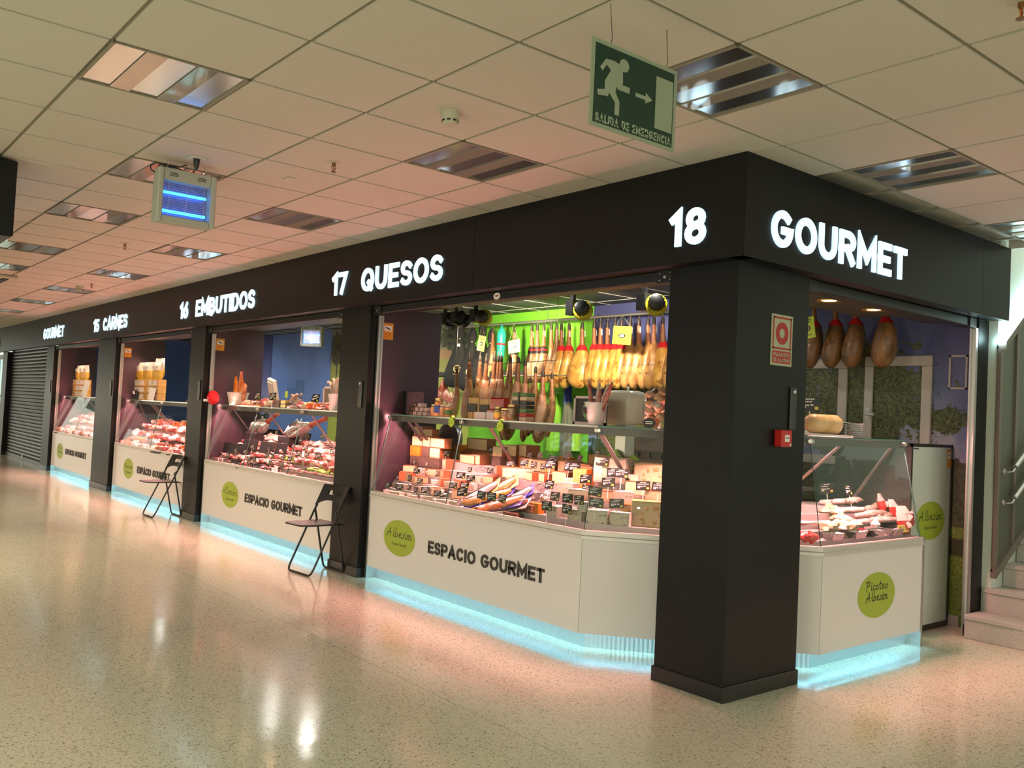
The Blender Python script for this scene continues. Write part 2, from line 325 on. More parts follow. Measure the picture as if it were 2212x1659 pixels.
def script(s, org, ux, uy, width, h, t_, dep, mb):
    ws = [(.3 if ch == ' ' else SCR[ch][0])*h for ch in s]; k = width/sum(ws); x = 0
    for ch, w_ in zip(s, ws):
        if ch != ' ':
            for st in SCR[ch][1]: mb.ribbon([((x+p[0]*w_)*k, p[1]*h) for p in st], t_, org, ux, uy, dep)
        x += w_
# ================================================================== BUILDING
H = 2.973; FB = 2.41
struct(MB().box((-30, -14, -.06), (13, 6.5, 0)).build('floor', FLOOR, loc=(0, 0, 0)))
LUM = [(2, -2), (-1, 1), (2, 1), (-1, 4), (6, 1), (5, -1), (8, -1), (10, 1), (12, -1), (14, 1), (15, -1), (18, 1), (22, 1), (26, 1), (-1, 7), (30, 1), (19, -1), (2, -5), (-4, -2), (-4, 1)]
LS = set(LUM); mb = MB()
for a in range(-21, 46):
    for b_ in range(-20, 9):
        x1 = .18-.6*a; x0 = x1-.6; y0 = -1.745+.6*b_; y1 = y0+.6
        if (a, b_) in LS or (x0 < -.35 and y0 > .35): continue
        if y1 > 3.2: y1 = 3.4
        g = .010
        mb.box((x0+g, y0+g, H), (x1-g, y1-g, H+.018), 0)
for a in range(-21, 47): mb.box((.18-.6*a-.012, -13.7, H+.008), (.18-.6*a+.012, .4 if a > 0 else 3.4, H+.02), 1)
for b_ in range(-20, 9):
    y = -1.745+.6*b_; mb.box((-27 if y < .5 else -.4, y-.012, H+.0085), (12.8, y+.012, H+.02), 1)
mb.box((-27, -13.7, H+.07), (12.8, .6, H+.12), 0); mb.box((-.4, .6, H+.07), (12.8, 3.4, H+.12), 0); mb.box((-.02, 3.38, H), (12.8, 3.42, H+.12), 0)
struct(mb.build('ceiling', [CEIL, TBAR], loc=(0, 0, H)))
# fascia
mb = MB(); mb.box((-28, 0, FB), (-2.424, .1, H)); mb.box((-2.42, 0, FB), (-.003, .1, H)); mb.box((-.1, .001, FB), (0, 2.9, H)); mb.box((-.1, 2.903, FB), (0, 3.38, H))
tag(mb.build('fascia', BLACK), 'black fascia band running above all the stalls', 'fascia', kind='structure')
# pillars
def pillar(name, x0, x1, y1, y0=.10):
    o = MB().box((x0, y0, 0), (x1, y1, FB)).build(name, BLACK); struct(o)
    MB().box((x0-.012, y0-.012, 0), (x1+.012, min(y1, y0+.75)+.012, .085)).build('plinth', PLINTH, o, bev=.003); return o
pillar('pillar', -.59, -.10, .79)
pillar('pillar', -4.58, -4.06, .86); pillar('pillar', -8.57, -8.07, .86); pillar('pillar', -12.92, -11.93, .86); pillar('pillar', -16.66, -16.06, .86); pillar('pillar', -21.25, -20.72, .86)
pillar('pillar', -.165, -.115, 3.30, 3.13)
for x0, nm in ((-4.06, 'cheese'), (-8.07, 'cold cuts'), (-11.93, 'meat'), (-16.06, 'farthest')): struct(MB().box((x0, .226, 0), (x0+.006, .864, 2.42)).build('wall_partition', PURP))
# back walls, murals, inner ceiling
BW = 3.36
struct(MB().box((-4.56, BW, 0), (-.1, BW+.08, 2.9)).build('wall_back', MSKY))
struct(MB().box((-6.9, BW, 0), (-4.56, BW+.08, 2.9)).build('wall_green', GREEN))
struct(MB().box((-10.97, BW, 0), (-6.9, BW+.08, 2.9)).build('wall_field', MFIELD))
struct(MB().box((-13.38, BW, 0), (-10.98, BW+.08, 2.9)).build('wall_blue', mat('mural_blue', (.13, .23, .58), .5, col2=(.16, .27, .62), scale=1.5)))
struct(MB().box((-17.6, BW, 0), (-13.40, BW+.08, 2.9)).build('wall_far', MSKY))
struct(MB().box((-17.68, .9, 0), (-17.6, BW, 2.9)).build('wall_left', MATS['mural_blue']))
INC = mat('inner_ceiling', (.035, .035, .035), .6); ING = mat('inner_grid', (.55, .55, .5), .5); SOF = mat('soffit_panel', (.10, .085, .075), .4)
mb = MB(); mb.box((-17.6, .1, 2.82), (-.1, BW, 2.86), 0)
for i in range(30): mb.box((-17.5+.6*i-.008, .5, 2.816), (-17.5+.6*i+.008, BW, 2.82), 1)
for i in range(5): mb.box((-17.6, .72+.6*i-.008, 2.8155), (-.1, .72+.6*i+.008, 2.82), 1)
struct(mb.build('ceiling_inner', [INC, ING]))
mb = MB(); mb.box((-4.06, .1, 2.42), (-.86, .40, 2.5)); mb.box((-.86, .1, 2.42), (-.1, 2.75, 2.5)); mb.box((-.62, 2.75, 2.42), (-.1, BW, 2.5)); mb.box((-16.06, .1, 2.42), (-4.58, .78, 2.5))
struct(mb.build('soffit', SOF))
SKIRT = mat('grey_skirting', (.3, .29, .26), .6)
struct(MB().box((-1.2, BW-.012, 0), (-.30, BW, .085)).build('baseboard_back', SKIRT))
# openings: shutter boxes and rails
OPEN = [('18', -4.06, -.59), ('16', -8.07, -4.58), ('15', -11.93, -8.57), ('14', -16.06, -12.92)]
for nm, x0, x1 in OPEN:
    desc = {'18': 'cheese stall', '16': 'cold cuts stall', '15': 'meat stall', '14': 'farthest open stall'}[nm]
    t_ = thing('shutter_housing', 'black roller shutter housing above the opening of the %s' % desc, 'shutter', ((x0+x1)/2, .19, 2.335), 'shutter housings')
    MB().box((x0, .135, 2.345), (x1, .25, FB)).build('roller_box', BLACKM, t_, bev=.006)
    for s_, xx in ((1, x0), (-1, x1)):
        MB().box((xx, .125, 2.335) if s_ > 0 else (xx-.13, .125, 2.335), (xx+.13, .135, FB-.002) if s_ > 0 else (xx, .135, FB-.002)).build('end_plate', BLACKM, t_)
        mb = MB(); R90 = Matrix.Rotation(PI/2, 3, 'X')
        for dx in (.022, .105):
            for z in (2.352, 2.394): mb.lathe([(.0045, 0), (.0045, .003), (.002, .004)], (xx+s_*dx, .125, z), 8, R=R90)
        mb.lathe([(.011, 0), (.011, .004), (.006, .005)], (xx+s_*.065, .125, 2.372), 12, R=R90); mb.build('bolt', STEEL, t_)
    for s_, xx in ((1, x0), (-1, x1)):
        mb = MB(); a, b_ = sorted((xx, xx+s_*.035)); mb.box((a, .17, 0), (b_, .184, 2.335)); mb.box((a, .206, 0), (b_, .22, 2.335)); mb.box((min(xx, xx+s_*.008), .17, 0), (max(xx, xx+s_*.008), .22, 2.335))
        tag(mb.build('guide_rail', ALU), 'aluminium shutter guide rail on the %s edge of the %s opening' % ('pillar' if s_ > 0 else 'farther right', desc) if 0 else 'aluminium shutter guide rail at the %s side of the %s opening' % ('left' if s_ > 0 else 'right', desc), 'rail', 'shutter guide rails')
t_ = thing('oval_sticker', 'small white oval sticker on the shutter housing of the cheese stall', 'sticker', (-2.29, .134, 2.37)); MB().prism([(-2.29+.04*math.cos(a*PI/12), .135, 2.375+.026*math.sin(a*PI/12)) for a in range(24)], (0, -.001, 0)).build('sheet', PAPER, t_); MB().box((-2.31, .1335, 2.372), (-2.27, .134, 2.382)).build('red_mark', RED, t_)
# right opening
t_ = thing('shutter_housing', 'black roller shutter housing above the side opening under the large lit word', 'shutter', (-.19, 1.96, 2.335), 'shutter housings')
MB().box((-.25, .79, 2.345), (-.135, 3.13, FB)).build('roller_box', BLACKM, t_, bev=.006)
for y in (.80, 3.0): MB().box((-.135, y, 2.335), (-.125, y+.13, FB-.002)).build('end_plate', BLACKM, t_)
mb = MB(); mb.box((-.165, 3.09, 0), (-.153, 3.128, 2.335)); mb.box((-.13, 3.09, 0), (-.118, 3.128, 2.335)); mb.box((-.153, 3.118, 0), (-.13, 3.128, 2.335))
tag(mb.build('guide_rail', ALU), 'aluminium shutter guide rail beside the narrow black pillar by the stairs', 'rail', 'shutter guide rails')
# closed shutter
t_ = thing('roller_shutter', 'closed black ribbed roller shutter left of the farthest stall', 'shutter', (-18.7, .2, 0))
mb = MB(); n = 32
for i in range(n):
    z0 = .09+i*.0745; mb.prism([(-20.72, .24, z0), (-20.72, .205, z0+.006), (-20.72, .194, z0+.035), (-20.72, .205, z0+.066), (-20.72, .24, z0+.0745)], (4.06, 0, 0))
mb.build('curtain', SHUT, t_, smooth=False); MB().box((-20.72, .18, 0), (-16.66, .24, .09)).build('bottom_bar', BLACKM, t_); MB().box((-18.75, .165, .06), (-18.68, .18, .13)).build('latch', STEEL, t_)
# lit shop beyond the shutter
PALE = mat('pale_shopfront', (.62, .78, .78), .4)
struct(MB().box((-27, .35, 0), (-21.25, .45, FB)).build('wall_shop', PALE))
t_ = thing('shop_window', 'pale lit shop window at the far left end behind the closed shutter', 'window', (-23, .3, 0)); 
MB().box((-26, .27, .9), (-21.3, .30, 2.3)).build('pane', mat('pale_window', (.5, .8, .8), .2, emit=(.5, .85, .85), es=.35), t_)
for z in (.88, 1.36, 2.3): MB().box((-26, .25, z-.03), (-21.25, .32, z+.03)).build('frame_bar', BLACKM, t_)
MB().box((-23.1, .255, 1.4), (-22.6, .265, 2.25)).build('blue_stripe', mat('blue_print', (.06, .08, .4), .4), t_); MB().box((-24.6, .22, .92), (-21.6, .265, 1.0)).build('sill_goods', mat('yellow_goods', (.7, .55, .08), .5), t_)
# fascia lettering
def fsign(txt, x0, x1, what, z0=2.528, h=.208, m_=None):
    t_ = thing('illuminated_sign', what, 'sign', ((x0+x1)/2, -.006, z0)); lettering(txt, (x0, 0, z0), (1,0,0), (0,0,1), x1-x0, h, h*.205, (0, -.014, 0), m_ or SIGN, t_)
fsign('18', -.515, -.255, 'white lit number on the fascia beside its corner', 2.508)
fsign('17', -4.61, -4.335, 'white lit number left of the word QUESOS')
fsign('QUESOS', -4.065, -2.812, 'white lit word QUESOS on the black fascia', 2.522)
fsign('16', -8.74, -8.45, 'white lit number left of the word EMBUTIDOS'); fsign('EMBUTIDOS', -8.165, -6.385, 'white lit word EMBUTIDOS on the black fascia')
fsign('15', -12.89, -12.57, 'white lit number left of the word CARNES'); fsign('CARNES', -12.31, -11.03, 'white lit word CARNES on the black fascia')
fsign('GOURMET', -16.55, -14.92, 'small distant lit word GOURMET on the long front fascia', 2.54); fsign('13', -21.5, -21.1, 'unlit grey number at the far left end of the fascia', m_=SIGNOFF)
t_ = thing('illuminated_sign', 'large lit word GOURMET on the short side fascia', 'sign', (.006, .98, 2.5)); lettering('GOURMET', (0, .235, 2.503), (0,1,0), (0,0,1), 1.5, .208, .043, (.014, 0, 0), SIGN, t_)
# luminaires
root = thing('ceiling_luminaire', '', 'ceiling light', (0, 0, H), 'recessed louvre ceiling lights')
root['_w'] = [0, 0, 0]
mb = MB(); w_ = .298
for a, b_ in (((-w_, -w_), (w_, -w_+.014)), ((-w_, w_-.014), (w_, w_)), ((-w_, -w_), (-w_+.01, w_)), ((w_-.01, -w_), (w_, w_))): mb.box((a[0], a[1], -.004), (b_[0], b_[1], .012))
mb.box((-w_, -w_, .06), (w_, w_, .065)); mb.build('frame', TBAR, root)
STR = [(-.284, -.158), (-.063, .063), (.158, .284)]
for y0, y1 in ((-.156, -.065), (.065, .156)): MB().box((-.288, y0, -.002), (.288, y1, .01)).build('mirror_panel', MIRR, root)
for y0, y1 in STR:
    mb = MB(); ym = (y0+y1)/2
    mb.rings([[Vector((x, y0+(y1-y0)*k/8, .003+.048*math.sin(PI*k/8))) for k in range(9)] for x in (-.288, .288)], 0, False)
    for i in range(12):
        x = -.264+i*.048; mb.rings([[Vector((x-.017*s2, y0+.002, .004)), Vector((x-.017*s2, y1-.002, .004)), Vector((x-.003*s2, y1-.016, .045)), Vector((x-.003*s2, y0+.016, .045))] for s2 in (-1, 1)], 0)
    for yy in (ym,): mb.tube([(-.286, yy, .042), (.286, yy, .042)], .008, 8, 1)
    mb.build('louvre', [LOUV, PAPER], root)
LLAB = {(2,-2): 'square louvre ceiling light nearest the upper left, with blue glints', (-1,1): 'square louvre ceiling light partly behind the exit sign', (2,1): 'square louvre ceiling light beside the smoke detector', (-1,4): 'square louvre ceiling light above the large word on the side fascia',
 (6,1): 'louvre ceiling light above the word QUESOS, beyond the near sprinkler', (5,-1): 'louvre ceiling light partly hidden behind the hanging insect killer', (8,-1): 'louvre ceiling light just left of the insect killer', (-1,7): 'louvre ceiling light at the right edge by the stairwell',
 (10,1): 'louvre ceiling light above the word EMBUTIDOS', (14,1): 'louvre ceiling light above the number 16', (12,-1): 'louvre ceiling light right of the black fascia end at the left edge', (15,-1): 'louvre ceiling light below the black fascia end at the left edge'}
for i, (a, b_) in enumerate(LUM):
    loc = (.18-.6*a-.3, -1.745+.6*b_+.3, H); lab = LLAB.get((a, b_), 'far louvre ceiling light, %s beyond the number 16' % ORD[max(0, i-11)])
    if i == 0: root.location = loc; root['label'] = lab
    else: dup(root, loc, None, lab)
# ================================================================== FLOOR-STANDING AND HANGING THINGS IN THE HALL
# stairs by the side opening
STONE = mat('stair_stone', (.40, .38, .35), .6, col2=(.5, .48, .44), scale=120, bump=.1)
DGREEN = mat('dark_green_panel', (.10, .11, .085), .35); DFRAME = mat('bronze_frame', (.16, .14, .12), .4)
PALEG = mat('pale_stairwell', (.62, .70, .62), .6)
t_ = thing('staircase', 'grey stone staircase rising behind the side opening', 'stairs', (.9, 3.0, 0)); t_['kind'] = 'structure'
for i, (y, z) in enumerate([(3.0, .176), (3.28, .352), (3.5, .53), (3.74, .706), (4.02, .88), (4.3, 1.06), (4.58, 1.235), (4.86, 1.41)]):
    mb = MB(); xl = -.11 if i == 0 else (-.105 if i == 1 else -.045); z0 = 0 if i == 0 else z-.177
    mb.box((xl, y+.012, 0 if i < 2 else z-.177), (2.5, 6.4 if i else 6.4, z-.035)); mb.box((xl, y, z-.035), (2.5, 6.4, z)); mb.build('step', STONE, t_, bev=.004)
struct(MB().box((-.16, 3.31, 0), (-.05, 6.5, 4.2)).build('wall_stair', PALEG))
struct(MB().box((-.16, 6.4, 0), (6, 6.5, 5)).build('wall_stairwell', PALEG))
sl = (.931-.505)/(3.762-3.036)
t_ = thing('stair_cladding', 'dark green stairway wall panels in a bronze frame, sloping up with the steps', 'wall panel', (-.03, 3.3, .4))
yA, yB = 3.30, 5.6; zb = lambda y: .47+.585*(y-3.28); zt = lambda y: 2.20+.72*(y-3.28)
MB().prism([(-.05, yA, zb(yA)), (-.05, yB, zb(yB)), (-.05, yB, zt(yB)), (-.05, yA, zt(yA))], (.014, 0, 0)).build('panel', DGREEN, t_)
MB().prism([(-.052, yA, zb(yA)-.05), (-.052, yB, zb(yB)-.05), (-.052, yB, zb(yB)+.02), (-.052, yA, zb(yA)+.02)], (.045, 0, 0)).build('bottom_rail', DFRAME, t_)
MB().prism([(-.052, yA, zt(yA)-.03), (-.052, yB, zt(yB)-.03), (-.052, yB, zt(yB)+.03), (-.052, yA, zt(yA)+.03)], (.07, 0, 0)).build('top_rail', DFRAME, t_)
for y in (3.32, 3.62, 4.1, 4.6): MB().box((-.04, y-.022, zb(y)), (-.018, y+.022, zt(y))).build('mullion', DFRAME, t_)
LEDW = mat('white_led', (.8, 1, 1), .5, emit=(.62, .95, 1), es=26)
t_ = thing('stair_light', 'white light strip sloping up along the stairway wall', 'strip light', (-.03, 3.3, 2.2))
MB().prism([(-.045, 3.27, zt(3.27)+.034), (-.045, 5.6, zt(5.6)+.034), (-.045, 5.6, zt(5.6)+.06), (-.045, 3.27, zt(3.27)+.06)], (.05, 0, 0)).build('tube', LEDW, t_)
for nm, z0, lab in (('handrail', 1.285, 'upper of two steel handrails on the stairway wall'), ('handrail', 1.045, 'lower of two steel handrails on the stairway wall')):
    t_ = thing(nm, lab, 'handrail', (.02, 3.5, z0), 'stair handrails')
    MB().tube([(.03, 3.49, z0), (.03, 5.4, z0+1.91*.585)], .021, 12).build('rail', ALU, t_, smooth=True)
    mb = MB(); mb.tube([(.03, 3.49, z0-.01), (.025, 3.46, z0-.035), (-.0, 3.45, z0-.04), (-.036, 3.45, z0-.04)], .008, 8); mb.lathe([(.026, 0), (.026, .008), (.012, .014)], (-.036, 3.45, z0-.04), 14, R=Matrix.Rotation(PI/2, 3, 'Y')); mb.build('bracket', ALU, t_, smooth=True)
# exit sign
GLOW = mat('sign_pale', (.29, .34, .25), .5); DGR = mat('sign_green', (.006, .035, .022), .4)
t_ = thing('exit_sign', 'dark green hanging emergency exit sign with a running figure', 'sign', (.65, -1.565, 2.53))
y0, y1, z0, z1 = -1.792, -1.338, 2.532, 2.845
MB().box((.645, y0, z0), (.65, y1, z1)).build('plate', GLOW, t_); MB().box((.65, y0+.017, z0+.014), (.6515, y1-.017, z1-.016)).build('field', DGR, t_)
W_, H_ = y1-y0, z1-z0; q = lambda a, b_: (.6515, y0+a*W_, z0+b_*H_); mb = MB()
for poly in ([(.15,.80),(.24,.81),(.34,.79),(.35,.60),(.345,.57),(.43,.57),(.43,.50),(.30,.50),(.28,.53),(.27,.46),(.32,.36),(.32,.20),(.27,.20),(.27,.34),(.20,.43),(.19,.38),(.08,.36),(.07,.42),(.15,.45),(.15,.55),(.21,.69),(.16,.735),(.12,.65),(.09,.68)], [(.50,.545),(.62,.545),(.62,.59),(.70,.525),(.62,.46),(.62,.50),(.50,.50)], [(.74,.21),(.95,.21),(.95,.84),(.74,.84)]):
    mb.prism([q(*p) for p in poly], (.001, 0, 0))
mb.prism([Vector(q(.355+.055*math.cos(a*PI/9), .80+.075*math.sin(a*PI/9)))+Vector((.0012, 0, 0)) for a in range(18)], (.001, 0, 0)); mb.build('pictogram', GLOW, t_)
mb = MB(); lettering('SALIDA DE EMERGENCIA', q(.06, .06), (0,1,0), (0,0,1), W_*.885, .031, .0062, (.001, 0, 0), None, None, one=mb); mb.build('lettering', GLOW, t_)
for (ya, zz) in ((-1.70, z1), (-1.40, z1)): MB().tube([(.648, ya, zz-.01), (.65, ya+.005, zz+.02), (.67, ya-.03, H-.01), (.67, ya-.03, H)], .0014, 5).build('wire', BLACKM, t_)
# insect killer (hall)
FKB = mat('killer_housing', (.42, .43, .38), .5); FKI = mat('killer_inside', (.13, .15, .34), .35, .3); TUBE = mat('uv_tube', (.1, .4, 1), .4, emit=(.02, .30, 1.0), es=7.5); WIREM = mat('killer_wire', (.6, .62, .66), .3, .8)
def killer(label, loc, rz, hung=True):
    t_ = thing('insect_killer', label, 'insect killer', loc, 'insect killers'); t_['_w'] = [0, 0, 0]; w, h, d = .36, .335, .11
    for x in (-w/2, w/2-.034): MB().box((x, -d, 0), (x+.034, 0, h)).build('side_cheek', FKB, t_, bev=.008)
    MB().box((-w/2+.034, -d+.01, h-.075), (w/2-.034, -.01, h)).build('top_cover', FKB, t_, bev=.004); MB().box((-w/2+.034, -d+.005, 0), (w/2-.034, -.01, .04)).build('tray', FKB, t_, bev=.004)
    MB().box((-w/2+.034, -.03, .04), (w/2-.034, -.02, h-.075)).build('back_panel', FKI, t_)
    for z in (.075, .19): MB().tube([(-w/2+.045, -.06, z), (w/2-.05, -.06, z)], .0085, 10).build('tube', TUBE, t_, smooth=True)
    mb = MB()
    for i in range(21): mb.cbox((0, -d+.018, .048+i*.0105), (w-.075, .0014, .0022))
    for x in (-.11, 0, .11): mb.cbox((x, -d+.0165, .15), (.0025, .0016, .22))
    mb.build('guard_grille', WIREM, t_)
    mb = MB(); [mb.cbox((sx*.085, -d+.009, h-.028-.009*k), (.05, .003, .003)) for sx in (-1, 1) for k in range(3)]; mb.build('vent', INK, t_)
    if hung:
        for x in (-.115, .115): MB().tube([(x, -.05, h-.005), (x, -.05, h+.02), (x+.008, -.05, h+.03), (x, -.05, h+.042), (x, -.05, H-loc[2])], .0025, 6).build('hook', ALU, t_)
    t_.rotation_euler = (0, 0, rz); return t_
killer('hanging grey insect killer with two blue tubes under the hall ceiling', (-2.76, -2.05, 2.578), PI/2)
t_ = thing('power_cable', 'black power cable looped over the hanging insect killer', 'cable', (-2.74, -2.0, 2.95))
P_ = lambda u, v, x=-2.72: onx(u, v, x)
pl = onz(425, 341, H)
MB().tube([P_(335, 372), P_(326, 366), P_(325, 358), P_(336, 351), P_(355, 354), P_(385, 361), P_(403, 357), P_(405, 364), P_(396, 368), P_(372, 360), P_(345, 354), P_(342, 358), P_(360, 360), P_(385, 364), P_(402, 375), P_(412, 377), P_(421, 368), pl-Vector((0, 0, .055))], .0042, 7).build('cord', BLACKM, t_, smooth=True)
MB().lathe([(.008, -.075), (.014, -.06), (.02, -.02), (.021, -.004)], pl, 12).build('plug', BLACKM, t_, smooth=True)
mb = MB(); mb.cbox((pl.x, pl.y, H-.004), (.09, .10, .008)); tag(mb.build('ceiling_socket', mat('socket_cream', (.6, .58, .5), .5), bev=.003), 'cream ceiling socket above the hanging insect killer', 'socket')
# smoke detectors, sprinklers, small ceiling plates
DET = mat('detector_plastic', (.46, .44, .34), .5)
def smoke(x, y, lab):
    t_ = thing('smoke_detector', lab, 'smoke detector', (x, y, H), 'smoke detectors')
    MB().lathe([(.052, 0), (.052, -.004), (.042, -.038), (.037, -.055), (.03, -.062), (.0, -.064)], (x, y, H), 20).build('body', DET, t_, smooth=True)
    mb = MB()
    for k in range(8):
        a = 2*PI*k/8; mb.cbox((x+.0385*math.cos(a), y+.0385*math.sin(a), H-.0465), (.006, .017, .008), Euler((0, 0, a)))
    mb.build('slot', INK, t_)
smoke(-.69, -1.46, 'cream smoke detector on the ceiling left of the exit sign'); smoke(-10.26, -.87, 'small far smoke detector in front of a ceiling light')
BRASS = mat('sprinkler_metal', (.30, .16, .06), .35, .9)
for (x, y), lab in (((-1.945, -1.43), 'nearest brass sprinkler, right of the insect killer'), ((-6.1, -1.456), 'brass sprinkler below the insect killer in the ceiling distance'), ((-9.76, -.84), 'farthest brass sprinkler above the word CARNES'), ((1.66, -.78), 'brass sprinkler cut by the upper right edge')):
    t_ = thing('sprinkler', lab, 'sprinkler', (x, y, H), 'ceiling sprinklers')
    MB().lathe([(.042, 0), (.04, -.004), (.012, -.008)], (x, y, H), 16).build('rosette', DET, t_, smooth=True)
    mb = MB(); mb.lathe([(.011, -.004), (.011, -.025), (.006, -.03)], (x, y, H), 10)
    for s_ in (-1, 1): mb.tube([(x, y+s_*.009, H-.02), (x, y+s_*.014, H-.035), (x, y+s_*.004, H-.058)], .0028, 6)
    mb.lathe([(.004, -.058), (.016, -.061), (.016, -.064)], (x, y, H), 12); mb.build('head', BRASS, t_); MB().tube([(x, y, H-.03), (x, y, H-.056)], .0025, 6).build('bulb', RED, t_)
tag(MB().cbox((-2.53, -1.444, H-.004), (.09, .055, .008)).build('ceiling_plate', CEIL, bev=.002), 'flat cream plate on the ceiling beside the near sprinkler', 'cover plate')
t_ = thing('air_conditioner', 'cream ceiling air unit far along the hall at the left edge', 'air conditioner', (-10.4, -2.0, H)); MB().cbox((-10.4, -2.15, H-.02), (.95, .95, .04)).build('frame', DET, t_, bev=.01); MB().cbox((-10.4, -2.15, H-.045), (.55, .55, .01)).build('grille', DET, t_)
MB().box((-10.75, -1.83, H-.05), (-10.05, -1.76, H-.038)).build('outlet', INK, t_)
# fascia of the stalls across the aisle, its end cut by the left edge of the view
mb = MB(); mb.box((-28, -7.5, 2.472), (-3.46, -2.85, 2.955)); tag(mb.build('opposite_fascia', BLACK, bev=.008), 'black fascia end of the stalls across the aisle, cut by the left edge', 'fascia', kind='structure')
t_ = thing('illuminated_sign', 'lit word on the fascia across the aisle, seen mirrored in the cheese counter glass', 'sign', (-4.6, -2.84, 2.5)); lettering('VERDURAS', (-3.62, -2.85, 2.505), (-1,0,0), (0,0,1), 1.95, .208, .043, (0, .014, 0), SIGN, t_)
for x in (-9, -14.5, -20): struct(MB().box((x-.25, -7.4, 0), (x+.25, -3.0, 2.472)).build('pillar', BLACK))
# pillar fittings
t_ = thing('alarm_notice', 'red and cream fire alarm notice on the corner pillar', 'sign', (-.1, .52, 1.86))
y0, y1, z0, z1 = .418, .626, 1.858, 2.152; CREAM = mat('sign_cream', (.42, .46, .31), .5); RSIGN = mat('sign_red', (.42, .02, .012), .5)
MB().box((-.1, y0, z0), (-.096, y1, z1)).build('plate', CREAM, t_); mb = MB(); X_ = -.096
def fr(a0, b0, a1, b1, k): mb.box((X_, a0, b0), (X_+.001, a1, b0+k)); mb.box((X_, a0, b1-k), (X_+.001, a1, b1)); mb.box((X_, a0, b0), (X_+.001, a0+k, b1)); mb.box((X_, a1-k, b0), (X_+.001, a1, b1))
fr(y0+.013, z0+.094, y1-.013, z1-.013, .011); mb.rings([[Vector((X_+dx, .522+r*math.cos(a*PI/16), 2.045+r*1.05*math.sin(a*PI/16))) for a in range(32)] for r, dx in ((.026, 0), (.062, 0), (.062, .001), (.026, .001))], 0, False, True)
mb.box((X_, y0+.013, z0+.013), (X_+.001, y1-.013, z0+.084)); mb.build('symbol', RSIGN, t_)
mb = MB(); lettering('PULSADOR', (X_+.001, y0+.024, z0+.053), (0,1,0), (0,0,1), .158, .021, .0042, (.0006, 0, 0), None, None, one=mb); lettering('DE ALARMA', (X_+.001, y0+.02, z0+.022), (0,1,0), (0,0,1), .168, .021, .0042, (.0006, 0, 0), None, None, one=mb); mb.build('lettering', CREAM, t_)
t_ = thing('fire_call_point', 'red fire alarm call point box on the corner pillar', 'alarm button', (-.1, .535, 1.39))
MB().box((-.1, .485, 1.393), (-.045, .585, 1.49)).build('housing', RED, t_, bev=.005); MB().box((-.045, .513, 1.422), (-.043, .556, 1.462)).build('press_plate', PAPER, t_); mb = MB(); [mb.cbox((-.0425, .524+.011*k, 1.445), (.001, .006, .008)) for k in range(3)]; mb.build('symbol', INK, t_); MB().box((-.045, .562, 1.40), (-.043, .574, 1.412)).build('key_tab', PAPER, t_)
LOCK = mat('lock_plate', (.06, .06, .058), .35, .6)
t_ = thing('shutter_switch', 'slim grey switch plate on the side face of the corner pillar', 'switch', (-.1, .65, 1.49)); MB().box((-.1, .622, 1.492), (-.088, .684, 1.742)).build('plate', LOCK, t_, bev=.003); MB().lathe([(.013, 0), (.012, .006), (.006, .008)], (-.088, .655, 1.715), 14, R=Matrix.Rotation(PI/2, 3, 'Y')).build('key_lock', ALU, t_)
for x, lab in ((-4.16, 'slim grey switch plate on the pillar left of the cheese stall'), (-8.17, 'slim grey switch plate on the pillar left of the cold cuts stall'), (-12.05, 'slim grey switch plate on the pillar left of the meat stall'), (-16.2, 'slim grey switch plate on the pillar left of the farthest stall')):
    t_ = thing('shutter_switch', lab, 'switch', (x, .1, 1.5), 'pillar switch plates'); MB().box((x-.032, .088, 1.5), (x+.032, .1, 1.745)).build('plate', LOCK, t_, bev=.003); MB().lathe([(.013, 0), (.012, .006), (.006, .008)], (x, .088, 1.718), 14, R=Matrix.Rotation(PI/2, 3, 'X')).build('key_lock', ALU, t_)
# yellow camera-surveillance stickers
ORANGE = mat('sticker_orange', (.72, .30, .03), .5)
def sticker(org, ux, lab, w=.11, h=.15):
    t_ = thing('camera_sticker', lab, 'sticker', org, 'camera surveillance stickers'); o = Vector(org); ux = Vector(ux); n = ux.cross(Vector((0, 0, 1))); u = Vector((0, 0, 1))
    qd = lambda a0, b0, a1, b1, d0, d1: [o+ux*a0*w+u*b0*h+n*d0, o+ux*a1*w+u*b0*h+n*d0, o+ux*a1*w+u*b1*h+n*d0, o+ux*a0*w+u*b1*h+n*d0]
    MB().prism(qd(0,0,1,1,0,0), n*.001).build('sheet', ORANGE, t_); MB().prism(qd(.12,.5,.86,.84,.001,0), n*.0005).build('picture', PAPER, t_)
    mb = MB(); mb.prism([o+ux*(.5+.24*math.cos(a)-.1*math.sin(a))*w+u*(.67+.07*math.sin(a)-.045*math.cos(a))*h+n*.0015 for a in [2*PI*k/12 for k in range(12)]], n*.0005); mb.build('camera_mark', INK, t_)
    mb = MB(); [mb.prism(qd(.2,b_,.8,b_+.025,.001,0), n*.0005) for b_ in (.12,.2,.28,.36,.9)]; mb.build('lettering', mat('sticker_text', (.45,.16,.02), .5), t_)
sticker((-4.052, .228, 2.127), (0, 1, 0), 'orange camera sticker on the cheese stall side partition'); sticker((-8.062, .23, 2.13), (0, 1, 0), 'orange camera sticker on the cold cuts stall partition'); sticker((-11.922, .23, 2.12), (0, 1, 0), 'orange camera sticker on the meat stall partition')
